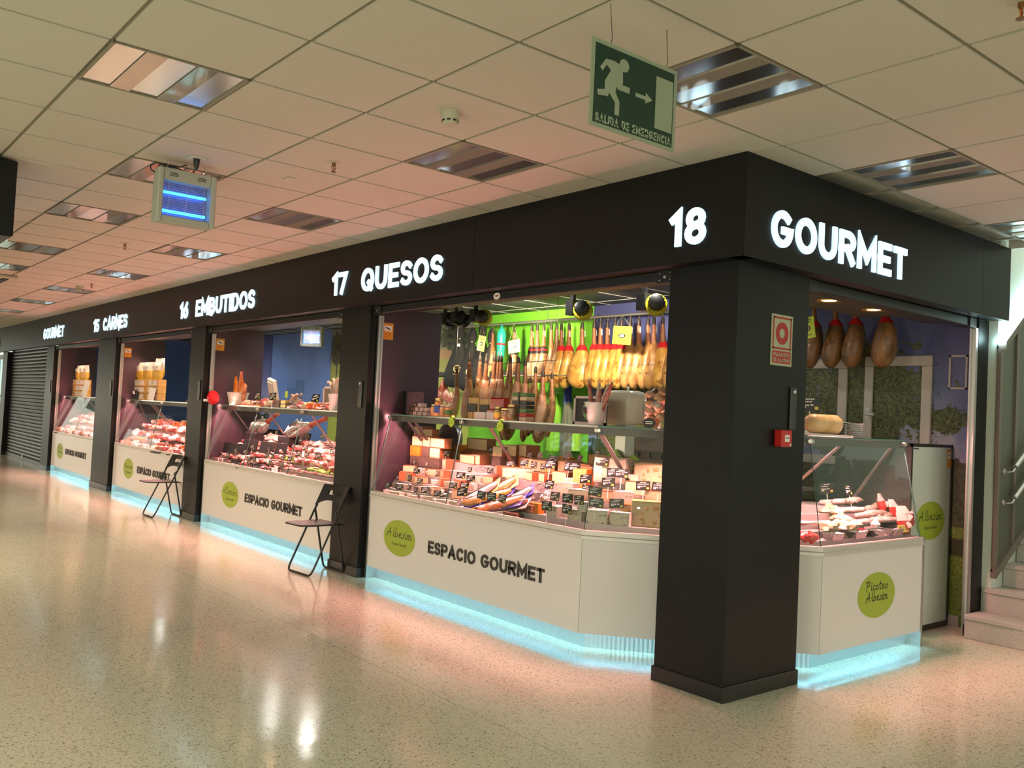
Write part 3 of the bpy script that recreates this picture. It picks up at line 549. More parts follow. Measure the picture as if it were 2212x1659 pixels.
# folding chairs
CHP = mat('chair_plastic', (.018, .018, .019), .35); CHT = mat('chair_tube', (.012, .011, .011), .35)
def chair(c, fwd, lab):
    t_ = thing('folding_chair', lab, 'chair', (c[0], c[1], 0), 'black folding chairs'); f = Vector((*fwd, 0)).normalized(); r = Vector((f.y, -f.x, 0)); o = Vector((c[0], c[1], 0))
    g = lambda a, b_, z: o+f*a+r*b_+Vector((0, 0, z)); hw = .185; bt = .0095
    def uframe(a0, z0, a1, z1, w_, top=None):
        L = lambda k, s_: g(a0+(a1-a0)*k, s_*w_, z0+(z1-z0)*k)
        pts = [L(1, -1), L(.5, -1), L(.10, -1), L(.04, -.98), L(.008, -.9), L(0, -.8), L(0, .8), L(.008, .9), L(.04, .98), L(.10, 1), L(.5, 1), L(1, 1)]
        if top: pts = [top(-1)] + pts + [top(1)]
        return pts
    MB().tube(uframe(.17, bt, -.185, .77, hw+.012), bt, 8).build('front_leg_frame', CHT, t_, smooth=True)
    MB().tube(uframe(-.19, bt, -.07, .555, hw-.012, lambda s_: g(-.10, s_*(hw+.004), .585)), bt, 8).build('rear_leg_frame', CHT, t_, smooth=True)
    mb = MB(); rows = []
    for k in range(9):
        a = -.14+.40*k/8; wd = hw-.012 - (0 if k < 6 else (.0, .02, .05)[k-6]); rows.append([g(a, -wd, .435), g(a, wd, .435), g(a, wd, .452), g(a, wd*.5, .447), g(a, -wd*.5, .447), g(a, -wd, .452)])
    mb.rings(rows); mb.build('seat', CHP, t_, bev=.003)
    MB().tube([g(-.145, -hw-.01, .44), g(-.145, hw+.01, .44)], .008, 8).build('seat_rod', CHT, t_)
    mb = MB(); ax = lambda z: .17-.355*(z-bt)/(.77-bt)
    def strip(zl, zu, b0, b1, n=6):
        rs = []
        for k in range(n+1):
            b_ = b0+(b1-b0)*k/n; cv = -.03*(1-(b_/hw)**2)
            lo_ = zl(b_) if callable(zl) else zl
            rs.append([g(ax(lo_)+cv-.008, b_, lo_), g(ax(lo_)+cv+.008, b_, lo_), g(ax(zu)+cv+.008, b_, zu), g(ax(zu)+cv-.008, b_, zu)])
        mb.rings(rs)
    e = hw+.02
    strip(.725, .775, -e, e, 10); strip(lambda b_: .635-.05*min(1, abs(b_)/e)**4-.0, .685, -e, e, 10); strip(.685, .725, -e, -.115, 3); strip(.685, .725, .115, e, 3)
    mb.build('backrest', CHP, t_, smooth=False); return t_
chair((-4.43, -.112), (.08, -1), 'nearer black folding chair, beside the pillar left of the cheese stall')
chair((-8.70, -.10), (.03, -1), 'farther black folding chair, in front of the meat stall')
# ================================================================== COUNTERS
def offs(path, d):
    n = len(path); out = []; P = [Vector(p) for p in path]
    for i in range(n):
        ns = []
        if i > 0: e = (P[i]-P[i-1]).normalized(); ns.append(Vector((-e.y, e.x)))
        if i < n-1: e = (P[i+1]-P[i]).normalized(); ns.append(Vector((-e.y, e.x)))
        m_ = sum(ns, Vector((0, 0))); m_ = m_/m_.length_squared*len(ns) if len(ns) > 1 else m_
        if len(ns) > 1: m_ = (ns[0]+ns[1])/(1+ns[0].dot(ns[1]))
        out.append(P[i]+m_*d)
    return out
DZ0, DK = .735, .35
RISE = .066
def sweep(mb, path, prof, mi=0, rise=None):
    L = [offs(path, d) for d, z in prof]; zz = lambda z, i: DZ0+RISE*int(z[1])*(rise[i] if rise else 1) if isinstance(z, str) else z
    return mb.rings([[Vector((L[k][i].x, L[k][i].y, zz(prof[k][1], i))) for k in range(len(prof))] for i in range(len(path))], mi)
DECK = mat('display_deck', (.45, .43, .42), .4, .3)
TRIM = mat('trim_aluminium', (.74, .69, .66), .42, .45)
KICKM = None
m, t, b = base('ribbed_kick', .3, .8); b.inputs['Base Color'].default_value = (.55, .6, .64, 1)
wv = t.new('ShaderNodeTexWave'); wv.inputs['Scale'].default_value = 14; t.l.new(t.pos(), wv.inputs['Vector']); t.l.new(t.bump(wv.outputs[1], .5, .006), b.inputs['Normal']); KICKM = m
HOUS = mat('lamp_housing', (.15, .115, .11), .35, .4)
LFILTER = glassmat('light_filter_film', (.66, .62, .62), 1.5, .3)  # grey see-through film, invented to thin the tube light going upwards
def bar(mb, a, b_, w, th, side, mi=0):
    a, b_ = Vector(a), Vector(b_); d = (b_-a).normalized(); s_ = Vector(side).normalized(); n = d.cross(s_)
    r = lambda p: [p-s_*w/2-n*th/2, p+s_*w/2-n*th/2, p+s_*w/2+n*th/2, p-s_*w/2+n*th/2]
    return mb.rings([r(a), r(b_)], mi)
def counter(path, seams, label, struts, end_glass=False, rise=None):
    P = [Vector(p) for p in path]; n = len(P)
    t_ = thing('display_counter', label, 'counter', (sum(p.x for p in P)/n, sum(p.y for p in P)/n+.3, 0), 'refrigerated display counters')
    o0, o1 = offs(path, 0), offs(path, .02)
    for i in range(n-1):
        a, b_, c_, d = o0[i], o0[i+1], o1[i+1], o1[i]; e = (b_-a).normalized()*.0015
        MB().prism([(a.x+e.x, a.y+e.y, .11), (b_.x-e.x, b_.y-e.y, .11), (c_.x-e.x, c_.y-e.y, .11), (d.x+e.x, d.y+e.y, .11)], (0, 0, .61)).build('front_panel', WHITE, t_)
    mb = MB(); sweep(mb, path, [(-.012, .718), (-.012, .738), (-.002, .744), (-.002, .772), (.04, .772), (.04, .718)]); mb.build('trim_rail', TRIM, t_)
    mb = MB(); sweep(mb, path, [(.095, 0), (.095, .14), (.115, .14), (.115, 0)]); mb.build('kick_plate', KICKM, t_)
    mb = MB(); sweep(mb, path, [(.022, .116), (.022, .124), (.038, .124), (.038, .116)]); mb.build('light_strip', LED, t_)
    mb = MB(); sweep(mb, path, [(.03, .14), (.03, .70), (.06, DZ0)] + [q for i in range(5) for q in ((.06+.085*(i+1), 'z%d' % i), (.06+.085*(i+1), 'z%d' % (i+1)))] + [(.86, 'z5'), (.90, 'z5'), (.90, .1), (.5, .1)], rise=rise); mb.build('carcass', DECK, t_)
    mb = MB(); sweep(mb, path, [(.86, 1.02), (.86, 1.045), (1.12, 1.045), (1.12, .1), (1.10, .1), (1.10, 1.02)]); mb.build('rear_worktop', STEEL, t_)
    gb, gt = offs(path, .02), offs(path, .165)
    for i in range(n-1):
        ks = [0]+seams.get(i, [])+[1]
        for k0, k1 in zip(ks, ks[1:]):
            e = .003/(gb[i+1]-gb[i]).length
            q = lambda g, k, z: Vector((*(g[i].lerp(g[i+1], k)), z)); k0_, k1_ = k0+e, k1-e
            A, B_, C_, D_ = q(gb, k0_, .772), q(gb, k1_, .772), q(gt, k1_, 1.443), q(gt, k0_, 1.443); nn = (B_-A).cross(D_-A).normalized()*.007
            mb = MB().prism([A, B_, C_, D_], -nn); mb.m = [0, 0, 1, 1, 1, 1]; mb.build('glass_pane', [GLASS, GEDGE], t_)
            for kk in (k0_, k1_):
                p = q(gt, kk, 1.425); mb = MB(); mb.lathe([(.016, -.006), (.016, .02), (.012, .024)], p, 12, R=(Vector((nn.x, nn.y, 0))).to_track_quat('Z', 'Y').to_matrix()); mb.build('glass_clamp', ALU, t_, smooth=True)
    sf, sb = offs(path, .155), offs(path, .58); mb = MB()
    for i in range(n-1):
        mb.add([(sf[i].x, sf[i].y, 1.445), (sf[i+1].x, sf[i+1].y, 1.445), (sb[i+1].x, sb[i+1].y, 1.445), (sb[i].x, sb[i].y, 1.445), (sf[i].x, sf[i].y, 1.457), (sf[i+1].x, sf[i+1].y, 1.457), (sb[i+1].x, sb[i+1].y, 1.457), (sb[i].x, sb[i].y, 1.457)], [(0, 3, 2, 1), (4, 5, 6, 7)], 0)
        mb.add([(sf[i].x, sf[i].y, 1.445), (sf[i+1].x, sf[i+1].y, 1.445), (sf[i+1].x, sf[i+1].y, 1.457), (sf[i].x, sf[i].y, 1.457), (sb[i].x, sb[i].y, 1.445), (sb[i+1].x, sb[i+1].y, 1.445), (sb[i+1].x, sb[i+1].y, 1.457), (sb[i].x, sb[i].y, 1.457)], [(0, 1, 2, 3), (7, 6, 5, 4)], 1)
    mb.build('glass_shelf', [GLASS, GEDGE], t_)
    mb = MB(); sweep(mb, path, [(.178, 1.394), (.178, 1.442), (.183, 1.442), (.183, 1.394)]); sweep(mb, path, [(.240, 1.40), (.240, 1.442), (.245, 1.442), (.245, 1.40)]); mb.build('lamp_channel', HOUS, t_); mb = MB(); sweep(mb, path, [(.184, 1.4415), (.184, 1.4435), (.209, 1.4435), (.209, 1.4415)]); mb.build('added_light_filter', LFILTER, t_); mb = MB(); sweep(mb, path, [(.2092, 1.4415), (.2092, 1.4435), (.239, 1.4435), (.239, 1.4415)]); mb.build('added_light_blocker', HOUS, t_)  # added strips over the tube: front one dims upward light, rear one blocks it
    tb = offs(path, .212)
    for i in range(n-1):
        L = (tb[i+1]-tb[i]).length; k = max(1, round(L/.6))
        for j in range(k):
            a = tb[i].lerp(tb[i+1], (j+.05)/k); b_ = tb[i].lerp(tb[i+1], (j+.95)/k); MB().tube([(a.x, a.y, 1.431), (b_.x, b_.y, 1.431)], .008, 8).build('pink_tube', PINK, t_)
    for (i, k, fl) in struts:
        f0, f1 = offs(path, .22), offs(path, .84); e = (P[i+1]-P[i]).normalized(); a = f0[i].lerp(f0[i+1], k); nn = Vector((-e.y, e.x)); b_ = a+nn*.33 + e*fl
        mb = MB(); bar(mb, (a.x, a.y, 1.435), (b_.x, b_.y, DZ0+RISE*5*(rise[i] if rise else 1)), .045, .006, (e.x, e.y, 0)); mb.build('strut', STEEL, t_)
    # ends
    for idx, last in ((0, False), (n-1, True)):
        g0, g1, g2, g3 = (offs(path, d)[idx] for d in (.02, .165, .58, .86)); e = ((P[1]-P[0]) if not last else (P[-1]-P[-2])).normalized()*(-.008 if not last else .008)
        mb = MB().prism([(g0.x, g0.y, .772), (g1.x, g1.y, 1.443), (g2.x, g2.y, 1.443), (g3.x, g3.y, 1.02)], (e.x, e.y, 0)); mb.m = [0, 0, 1, 1, 1, 1]; mb.build('end_glass', [GLASS, GEDGE], t_)
        if end_glass or not last:
            a0, a1 = offs(path, -.006)[idx], offs(path, .9)[idx]; e2 = e.normalized()*.02
            MB().prism([(a0.x, a0.y, 0), (a1.x, a1.y, 0), (a1.x, a1.y, .775), (a0.x, a0.y, .775)], (e2.x, e2.y, 0)).build('end_panel', STEEL, t_)
    return t_
P18 = [(-3.995, .16), (-1.295, .16), (-.155, 1.13), (-.155, 2.42)]
C18 = counter(P18, {0: [.4155]}, 'long cornered display counter with cheese behind glass', [(0, .06, .0), (0, .10, .0), (0, .513, 0), (0, .985, 0), (2, .42, -.35), (2, .985, 0)], True, [1, 1, .72, .6])
P16 = [(-8.01, .16), (-4.625, .16)]; C16 = counter(P16, {0: [.33, .67]}, 'display counter of cold cuts and sausages in the second stall', [(0, .06, 0), (0, .36, 0), (0, .68, 0), (0, .98, 0)], False, [.9, .9])
P15 = [(-11.87, .16), (-8.615, .16)]; C15 = counter(P15, {0: [.5]}, 'display counter of meats in the third stall', [(0, .1, -.5), (0, .26, 0), (0, .3, 0), (0, .75, 0)])
P14 = [(-16.0, .16), (-12.965, .16)]; C14 = counter(P14, {0: [.5]}, 'display counter in the farthest open stall', [(0, .15, -.5), (0, .45, 0), (0, .8, 0)])
def disc(par, c, ux, rx, rz, txt, sub=None):
    ux = Vector(ux); n = ux.cross(Vector((0, 0, 1))); c = Vector(c)+n*.001
    d = MB().prism([c+ux*rx*math.cos(a*PI/24)+Vector((0, 0, rz*math.sin(a*PI/24))) for a in range(48)], n*.001).build('logo_disc', LIME, par)
    wd = rx*1.62; lines = txt if isinstance(txt, list) else [txt]
    for i, l in enumerate(lines):
        mb = MB(); zz = (.0 if len(lines) == 1 else .16-.30*i); script(l, c-ux*wd*(.5 if len(lines) == 1 else .36)+Vector((0, 0, rz*(zz*1.6 if len(lines) > 1 else .05)-.004))+n*.001, ux+Vector((0, 0, 0)), (0, 0, 1), wd*(1 if len(lines) == 1 else .74), rz*.5 if len(lines) == 1 else rz*.4,   .0062, n*.0008, mb)
        if i < len(lines)-1: mb.build('lettering', INK, d)
    if sub: script(sub, c-ux*rx*.42+Vector((0, 0, -rz*.42))+n*.001, ux, (0, 0, 1), rx*.9, rz*.2, .0022, n*.0008, mb)
    mb.build('lettering', INK, d)
SUB = 'Espacio Gourmet'
for par, xc, txt in ((C18, -3.493, 'Albesim'), (C16, -7.16, '+Simón'), (C15, -11.09, 'Xemon'), (C14, -15.36, ['Pico', 'Simon'])):
    disc(par, (xc, .16, .42), (1, 0, 0), .245, .15, txt, None if isinstance(txt, list) else SUB)
for par, x0, x1, z in ((C18, -3.05, -1.645, .365), (C16, -6.72, -5.305, .383), (C15, -10.65, -9.24, .39), (C14, -14.94, -13.5, .39)):
    mb = MB(); lettering('ESPACIO GOURMET', (x0, .16, z), (1,0,0), (0,0,1), x1-x0, .098, .021, (0, -.008, 0), None, None, one=mb); mb.build('lettering', LETTER, par)
disc(C18, (-.155, 1.80, .42), (0, 1, 0), .24, .15, ['Picoteo', 'Albesim'])
# downlights
DLR = mat('downlight_ring', (.75, .42, .06), .3, .7); DLB = mat('downlight_bulb', (1, .9, .7), .5, emit=(1, .62, .34), es=14)
dl = thing('downlight', '', 'downlight', (0, 0, 2.42), 'recessed soffit downlights'); dl['_w'] = [0, 0, 0]
MB().rings([[Vector((r*math.cos(a*PI/10), r*math.sin(a*PI/10), z)) for a in range(20)] for r, z in ((.052, 0), (.085, 0), (.083, -.008), (.056, -.004))], 0, False, True).build('ring', DLR, dl, smooth=True)
MB().lathe([(.052, -.001), (.03, -.003), (.0, -.004)], (0, 0, 0), 16).build('bulb', DLB, dl)
DL = [(-.57, 1.78, 'the side opening, nearer the corner pillar'), (-.556, 2.37, 'the side opening, nearer the stairs')]
DL += [(x, .44, 'the cold cuts stall, %s from the right' % ORD[i]) for i, x in enumerate((-5.0, -5.67, -6.31, -7.0, -7.62))]
DL += [(x, .42, 'the meat stall, %s from the right' % ORD[i]) for i, x in enumerate((-9.0, -9.68, -10.34, -11.0, -11.6))]
DL += [(x, .42, 'the farthest open stall, %s from the right' % ORD[i]) for i, x in enumerate((-13.4, -14.05, -14.7, -15.4))]
for i, (x, y, d) in enumerate(DL):
    lab = 'small glowing downlight in the soffit of '+d
    if i == 0: dl.location = (x, y, 2.42); dl['label'] = lab
    else: dup(dl, (x, y, 2.42), None, lab)
    lamp('downlight_lamp', 'SPOT', (x, y, 2.405), 42, (1, .66, .44), (x, y, 0), .04, None, 1.9, .6)
# white lamps in the inner ceiling
for x, y in ((-7.67, 1.58), (-8.71, 1.56), (-13.7, 1.64), (-9.97, 1.64), (-3.2, 1.4), (-1.9, 1.4)):
    t_ = thing('ceiling_spot', 'white ceiling lamp inside the stalls %s' % ('near x'), 'ceiling lamp', (x, y, 2.8), 'inner ceiling lamps'); t_['label'] = 'round white lamp high in the ceiling behind the counters'
    MB().lathe([(.09, .0), (.09, -.02), (.07, -.03)], (x, y, 2.82), 16).build('ring', PAPER, t_); MB().lathe([(.069, -.028), (.0, -.031)], (x, y, 2.82), 16).build('diffuser', mat('spot_diffuser', (1, 1, .95), .5, emit=(1, 1, .88), es=18), t_); lamp('inner_lamp', 'SPOT', (x, y, 2.78), 45 if x > -4 else 190, (1, .98, .9), (x, y+.5, 0), .07, None, 2.9, .8)
# track spots over the hams
TRB = mat('track_black', (.015, .015, .016), .4); TRY = mat('track_yellow', (.55, .45, .02), .35)
def trackspot(u, v, y, aim, e, lab, col=(1, .86, .62), ylw=True):
    p = ony(u, v, y); t_ = thing('track_spotlight', lab, 'spotlight', tuple(p), 'black ceiling spotlights')
    aim = Vector(aim); d = (aim-p).normalized(); R = d.to_track_quat('Z', 'Y').to_matrix()
    MB().lathe([(.045, -.09), (.06, -.08), (.06, .03)], p, 18, R=R).build('body', TRB, t_, smooth=True)
    MB().lathe([(.063, .0), (.088, .005), (.092, .055), (.086, .06), (.07, .04)], p, 20, R=R).build('ring', TRY if ylw else TRB, t_, smooth=True)
    mb = MB()
    for k in range(14):
        a = 2*PI*k/14; c_ = p+R @ Vector((.062*math.cos(a), .062*math.sin(a), -.035)); mb.cbox(c_, (.014, .004, .09), R @ Matrix.Rotation(a, 3, 'Z'))
    mb.build('cooling_fin', TRB, t_)
    MB().cbox((p.x-.13, p.y, p.z+.02), (.1, .1, .14)).build('driver_box', TRB, t_, bev=.005); MB().box((p.x-.15, p.y-.015, p.z+.08), (p.x-.11, p.y+.015, 2.82)).build('mount', TRB, t_); mb = MB(); mb.tube([(p.x-.09, p.y, p.z+.02), p], .012, 6); mb.build('arm', TRB, t_)
    lamp('ham_spot', 'SPOT', tuple(p+d*.06), e, col, tuple(aim), .05, None, 1.25, .5)
trackspot(1000, 690, 1.9, ony(1100, 800, 2.6), 80, 'black ceiling spotlight beside the yellow ringed one, above the black ham bags', ylw=False)
trackspot(1043, 685, 1.75, ony(1130, 720, 3.2), 330, 'black ceiling spotlight with a yellow ring, above the black ham bags')
trackspot(1258, 668, 1.7, ony(1300, 770, 2.9), 250, 'black ceiling spotlight with a yellow ring at the middle of the ham bar')
trackspot(1418, 656, 1.5, ony(1400, 770, 2.9), 140, 'black ceiling spotlight with a yellow ring beside the corner pillar')
trackspot(975, 692, 2.1, ony(1000, 800, 2.7), 70, 'black ceiling spotlight leftmost above the black ham bags', ylw=False)
# ================================================================== GOODS
def zdeck(off, r=1.0): return DZ0+RISE*r*max(0, min(5, math.floor((off-.06)/.085+1e-6)))
def segrise(sg, k): return (1.0, 1-.28*min(1, max(0, k)), .72-.12*min(1, max(0, k)))[sg]
def offk(p, sg):
    p0, p1 = Vector(P18[sg]), Vector(P18[sg+1]); e = (p1-p0).normalized(); q = Vector((p[0], p[1]))-p0
    return q.dot(Vector((-e.y, e.x))), q.dot(e)/(p1-p0).length
def deckpt(u, v, seg=0, lift=0.0, omax=.74):
    d = ray(u, v); d = d/Vector((d.x, d.y)).length; t = 2.5
    while t < 14:
        p = CAM+d*t; o_, k = offk(p, seg)
        if o_ > .08:
            z = zdeck(o_, segrise(seg, k))
            if p.z-lift <= z+.001 or o_ > omax: return Vector((p.x, p.y, z+lift))
        t += .004
rnd = random.Random(7)
CH1 = mat('cheese_cream', (.66, .49, .28), .45, col2=(.71, .54, .33), scale=40, sss=.05); CH2 = mat('cheese_ivory', (.72, .63, .47), .45, col2=(.66, .55, .37), scale=50)
CH3 = mat('cheese_gold', (.56, .33, .10), .45, col2=(.62, .39, .14), scale=30); CHO = mat('cheese_orange', (.62, .21, .02), .45, col2=(.55, .18, .02), scale=30)
CHB = mat('cheese_blue_vein', (.56, .52, .41), .5, col2=(.12, .17, .14), scale=55, lo=.58, hi=.66)
RBR = mat('rind_brown', (.22, .09, .035), .6, col2=(.30, .13, .05), scale=60, bump=.2); RDK = mat('rind_dark', (.06, .045, .035), .6, col2=(.11, .08, .06), scale=60, bump=.2)
ROR = mat('rind_orange', (.62, .22, .03), .5, col2=(.52, .17, .02), scale=30); RWH = mat('rind_white', (.66, .62, .54), .7, col2=(.56, .51, .42), scale=70, bump=.2); RRU = mat('rind_rust', (.36, .12, .04), .6, col2=(.25, .08, .03), scale=50)
HOLE = mat('cheese_hole', (.50, .30, .11), .5)
def cheese_proto(kind, w, d, h, pm, rm, holes=False):
    t_ = thing('cheese', '', 'cheese'); t_['_w'] = [0, 0, 0]
    if kind == 'half': foot = [(w/2*math.cos(a*PI/10), d*math.sin(a*PI/10)) for a in range(11)]; edge = list(range(0, 11))
    elif kind == 'wedge': foot = [(-w/2, 0), (w/2, 0), (w*.42, d*.5), (w*.2, d*.9), (0, d), (-w*.06, d*.98)]; edge = [1, 2, 3, 4, 5]
    elif kind == 'tri': foot = [(-w/2, 0), (w/2, d*.12), (-w*.1, d)]; edge = [1, 2]
    else: foot = [(-w/2, 0), (w/2, 0), (w/2, d), (-w/2, d)]; edge = [1, 2, 3]
    MB().prism([(x, y, .003) for x, y in foot], (0, 0, h-.006)).build('paste', pm, t_, bev=.004)
    mb = MB(); k = 1.035
    mb.prism([(x, y, 0) for x, y in foot], (0, 0, .004)); mb.prism([(x, y, h-.004) for x, y in foot], (0, 0, .004))
    if kind != 'block':
        E_ = [foot[i] for i in edge]; cy = d*.3; O_ = [(x*k, cy+(y-cy)*k) for x, y in E_]
        mb.rings([[Vector((*a, 0)), Vector((*b_, 0)), Vector((*b_, h)), Vector((*a, h))] for a, b_ in zip(E_, O_)])
    else: mb.box((-w/2, d, 0), (w/2, d+.004, h)); mb.box((w/2, 0, 0), (w/2+.003, d, h))
    mb.build('rind', rm, t_)
    if holes:
        r2 = random.Random(3); mb = MB()
        for _ in range(9): mb.blob((r2.uniform(-.4, .4)*w, .0005, r2.uniform(.15, .85)*h), (r2.uniform(.006, .016), .0025, r2.uniform(.006, .015)), 1, .05, 10, 6)
        mb.build('hole', HOLE, t_, smooth=True)
    return t_
PROT = {'hc': ('half', .26, .14, .085, CH1, RBR), 'hi': ('half', .22, .12, .08, CH2, RBR), 'wc': ('wedge', .12, .13, .07, CH1, RRU), 'wi': ('wedge', .11, .12, .055, CH2, RWH), 'wg': ('wedge', .12, .12, .065, CH3, ROR),
 'ti': ('tri', .10, .12, .05, CH2, RWH), 'tc': ('tri', .11, .12, .055, CH1, RRU), 'bc': ('block', .13, .12, .09, CH1, RBR), 'bo': ('block', .14, .12, .09, CHO, ROR), 'bd': ('block', .14, .12, .09, RDK, RDK), 'br': ('half', .28, .14, .085, RBR, RRU),
 'bb': ('block', .11, .09, .075, CHB, RWH), 'wb': ('wedge', .12, .12, .075, CHB, RWH), 'bg': ('block', .13, .12, .13, CH3, ROR), 'bi': ('block', .10, .08, .05, CH2, RWH), 'em': ('block', .22, .16, .15, CH1, CH3, True), 'bp': ('block', .20, .14, .15, CH2, RWH)}
WORDS = {'hc': 'cream half wheel with brown rind', 'hi': 'ivory half wheel with brown rind', 'wc': 'cream wedge with rust rind', 'wi': 'ivory wedge with white rind', 'wg': 'golden wedge with orange rind', 'ti': 'slim ivory triangle of cheese', 'tc': 'slim cream triangle of cheese', 'bc': 'cream cheese block with brown rind', 'bo': 'orange cheese block', 'bd': 'dark rinded cheese block', 'br': 'brown rinded half wheel', 'bb': 'blue veined cheese block', 'wb': 'blue veined cheese wedge', 'bg': 'tall golden cheese block', 'bi': 'small ivory cheese block', 'em': 'large cheese block with round holes', 'bp': 'large pale cheese block'}
LIB = {}
def put_cheese(code, loc, rz, label, sc=1.0):
    if code not in LIB:
        LIB[code] = t_ = cheese_proto(*PROT[code]); t_.location = loc; t_.rotation_euler = (0, 0, rz); t_.scale = (sc,)*3; t_['label'] = label; t_['group'] = 'cheeses in the display counter'; return t_
    return dup(LIB[code], loc, (0, 0, rz), label, 'cheeses in the display counter', (sc,)*3)
# price tags
TAGW = mat('tag_white', (.75, .74, .7), .5); TAGY = mat('tag_yellow', (.6, .55, .08), .5); TAGB = mat('tag_black', (.008, .008, .008), .35)
def tag_proto(v, w=.078, h=.05):
    t_ = thing('price_tag', '', 'price tag'); t_['_w'] = [0, 0, 0]; zs = .035; r2 = random.Random(v)
    MB().box((-w/2, -.001, zs), (w/2, .001, zs+h)).build('plaque', TAGB, t_)
    mb = MB(); y = -.0016
    for i, (zz, a, b_) in enumerate(((.80, .3, .7), (.62, .12, .12+r2.uniform(.4, .75)))):
        x = a
        while x < b_: wd = r2.uniform(.05, .11); mb.box((-w/2+w*x, y, zs+h*zz), (-w/2+w*min(x+wd, .95), -.001, zs+h*(zz+.09))); x += wd+.03
    for x, wd, hh in ((.12, .07, .26), (.22, .07, .26), (.33, .05, .14), (.40, .05, .14), (.52, .16, .09)): mb.box((-w/2+w*x, y, zs+h*(.36-hh+.12)), (-w/2+w*(x+wd), -.001, zs+h*.48))
    mb.build('printing', TAGW, t_); MB().box((w*.24, -.0018, zs+h*.1), (w*.42, -.001, zs+h*.32)).build('yellow_box', TAGY, t_)
    MB().box((-.002, .0, -.03), (.002, .002, zs)).build('stake', TAGW, t_); return t_
TP = []
def put_tag(loc, label, grp, sc=1.0, rz=None, v=None):
    rz = rnd.uniform(-.35, .55) if rz is None else rz; v = rnd.randrange(4) if v is None else v; R_ = Euler((rnd.uniform(-.25, 0), rnd.uniform(-.12, .12), rz))
    if len(TP) < 4:
        t_ = tag_proto(len(TP)); TP.append(t_); t_.location = loc; t_.rotation_euler = R_; t_.scale = (sc,)*3; t_['label'] = label; t_['group'] = grp; return t_
    return dup(TP[v], loc, R_, label, grp, (sc,)*3)
WRAPG = 'crumpled clear film wraps between the cheeses'
# --- special cheeses placed first: (photo px of the front foot, seg, code, scale, stacked code)
SPEC = [((838, 972), 0, 'bo', 1.05, 'bc'), ((868, 976), 0, 'bd', 1.05, 'bc'), ((889, 975), 0, 'bc', .9, None), ((903, 982), 0, 'bg', .8, None), ((928, 990), 0, 'wc', 1.1, None), ((986, 962), 0, 'bc', .9, 'wg'), ((1026, 985), 0, 'br', 1.25, 'hc'), ((1070, 1008), 0, 'bd', .95, 'bc'), ((1098, 1010), 0, 'bd', 1.05, 'bc'), ((1122, 1012), 0, 'bo', 1.1, 'bc'),
        ((853, 990), 0, 'hi', .8, None), ((868, 1000), 0, 'wc', .9, None), ((966, 990), 0, 'bc', 1.1, None), ((940, 1001), 0, 'hc', .8, None), ((1008, 1005), 0, 'hc', .9, None), ((1025, 1020), 0, 'bc', .95, None),
        ((1206, 1052), 0, 'bc', 1.1, None), ((1228, 1055), 0, 'bi', 1.2, None), ((1250, 1058), 0, 'bg', 1.05, None), ((1313, 1062), 1, 'bp', 1.15, None), ((1356, 1060), 1, 'wi', 1.3, None), ((1404, 1068), 1, 'em', 1.1, None),
        ((1218, 1092), 0, 'wb', 1.3, None), ((1247, 1100), 1, 'wi', 1.4, None), ((1298, 1090), 1, 'tc', 1.5, None), ((1345, 1095), 1, 'wb', 1.2, None), ((1371, 1088), 1, 'bc', 1.1, None),
        ((1190, 1128), 0, 'bb', 1.0, None), ((1240, 1137), 0, 'bb', 1.0, None), ((1288, 1135), 1, 'bb', 1.25, None), ((1336, 1138), 1, 'bb', 1.2, None), ((1215, 1116), 0, 'bi', 1.4, None), ((1262, 1118), 1, 'bb', .9, None), ((1362, 1130), 1, 'wg', 1.2, None), ((1403, 1140), 1, 'em', 1.15, None), ((1418, 1100), 1, 'bc', 1.3, None),
        ((1148, 1122), 0, 'bo', .8, None), ((1172, 1102), 0, 'bi', 1.0, None)]
taken = []; NAMEP = {0: 'long front', 1: 'corner'}
def angle_for(seg): e = Vector(P18[seg+1])-Vector(P18[seg]); return math.atan2(e.y, e.x)
nspec = {}
for (u, v), sg, code, sc_, top in SPEC:
    p = deckpt(u, v, sg); hw = PROT[code][1]*sc_; taken.append((p.x, p.y, max(.07, hw*.5)))
    off = offk(p, sg)[0]; p.z += .0
    rz = angle_for(sg)*.8+rnd.uniform(-.15, .2); k = (code, sg, off > .42); nspec[k] = nspec.get(k, 0)+1
    where = 'at the back of' if off > .42 else 'low at the glass of'
    put_cheese(code, (p.x, p.y, p.z), rz, '%s, %s %s the %s counter' % (WORDS[code], ORD[nspec[k]-1], where, NAMEP[sg]), sc_)
    if top:
        h = PROT[code][3]*sc_; k2 = (top, 'top'); nspec[k2] = nspec.get(k2, 0)+1
        put_cheese(top, (p.x+rnd.uniform(-.01, .01), p.y+.01, p.z+h), rz+rnd.uniform(-.1, .1), '%s stacked on another, %s from the left' % (WORDS[top], ORD[nspec[k2]-1]), sc_*.98)
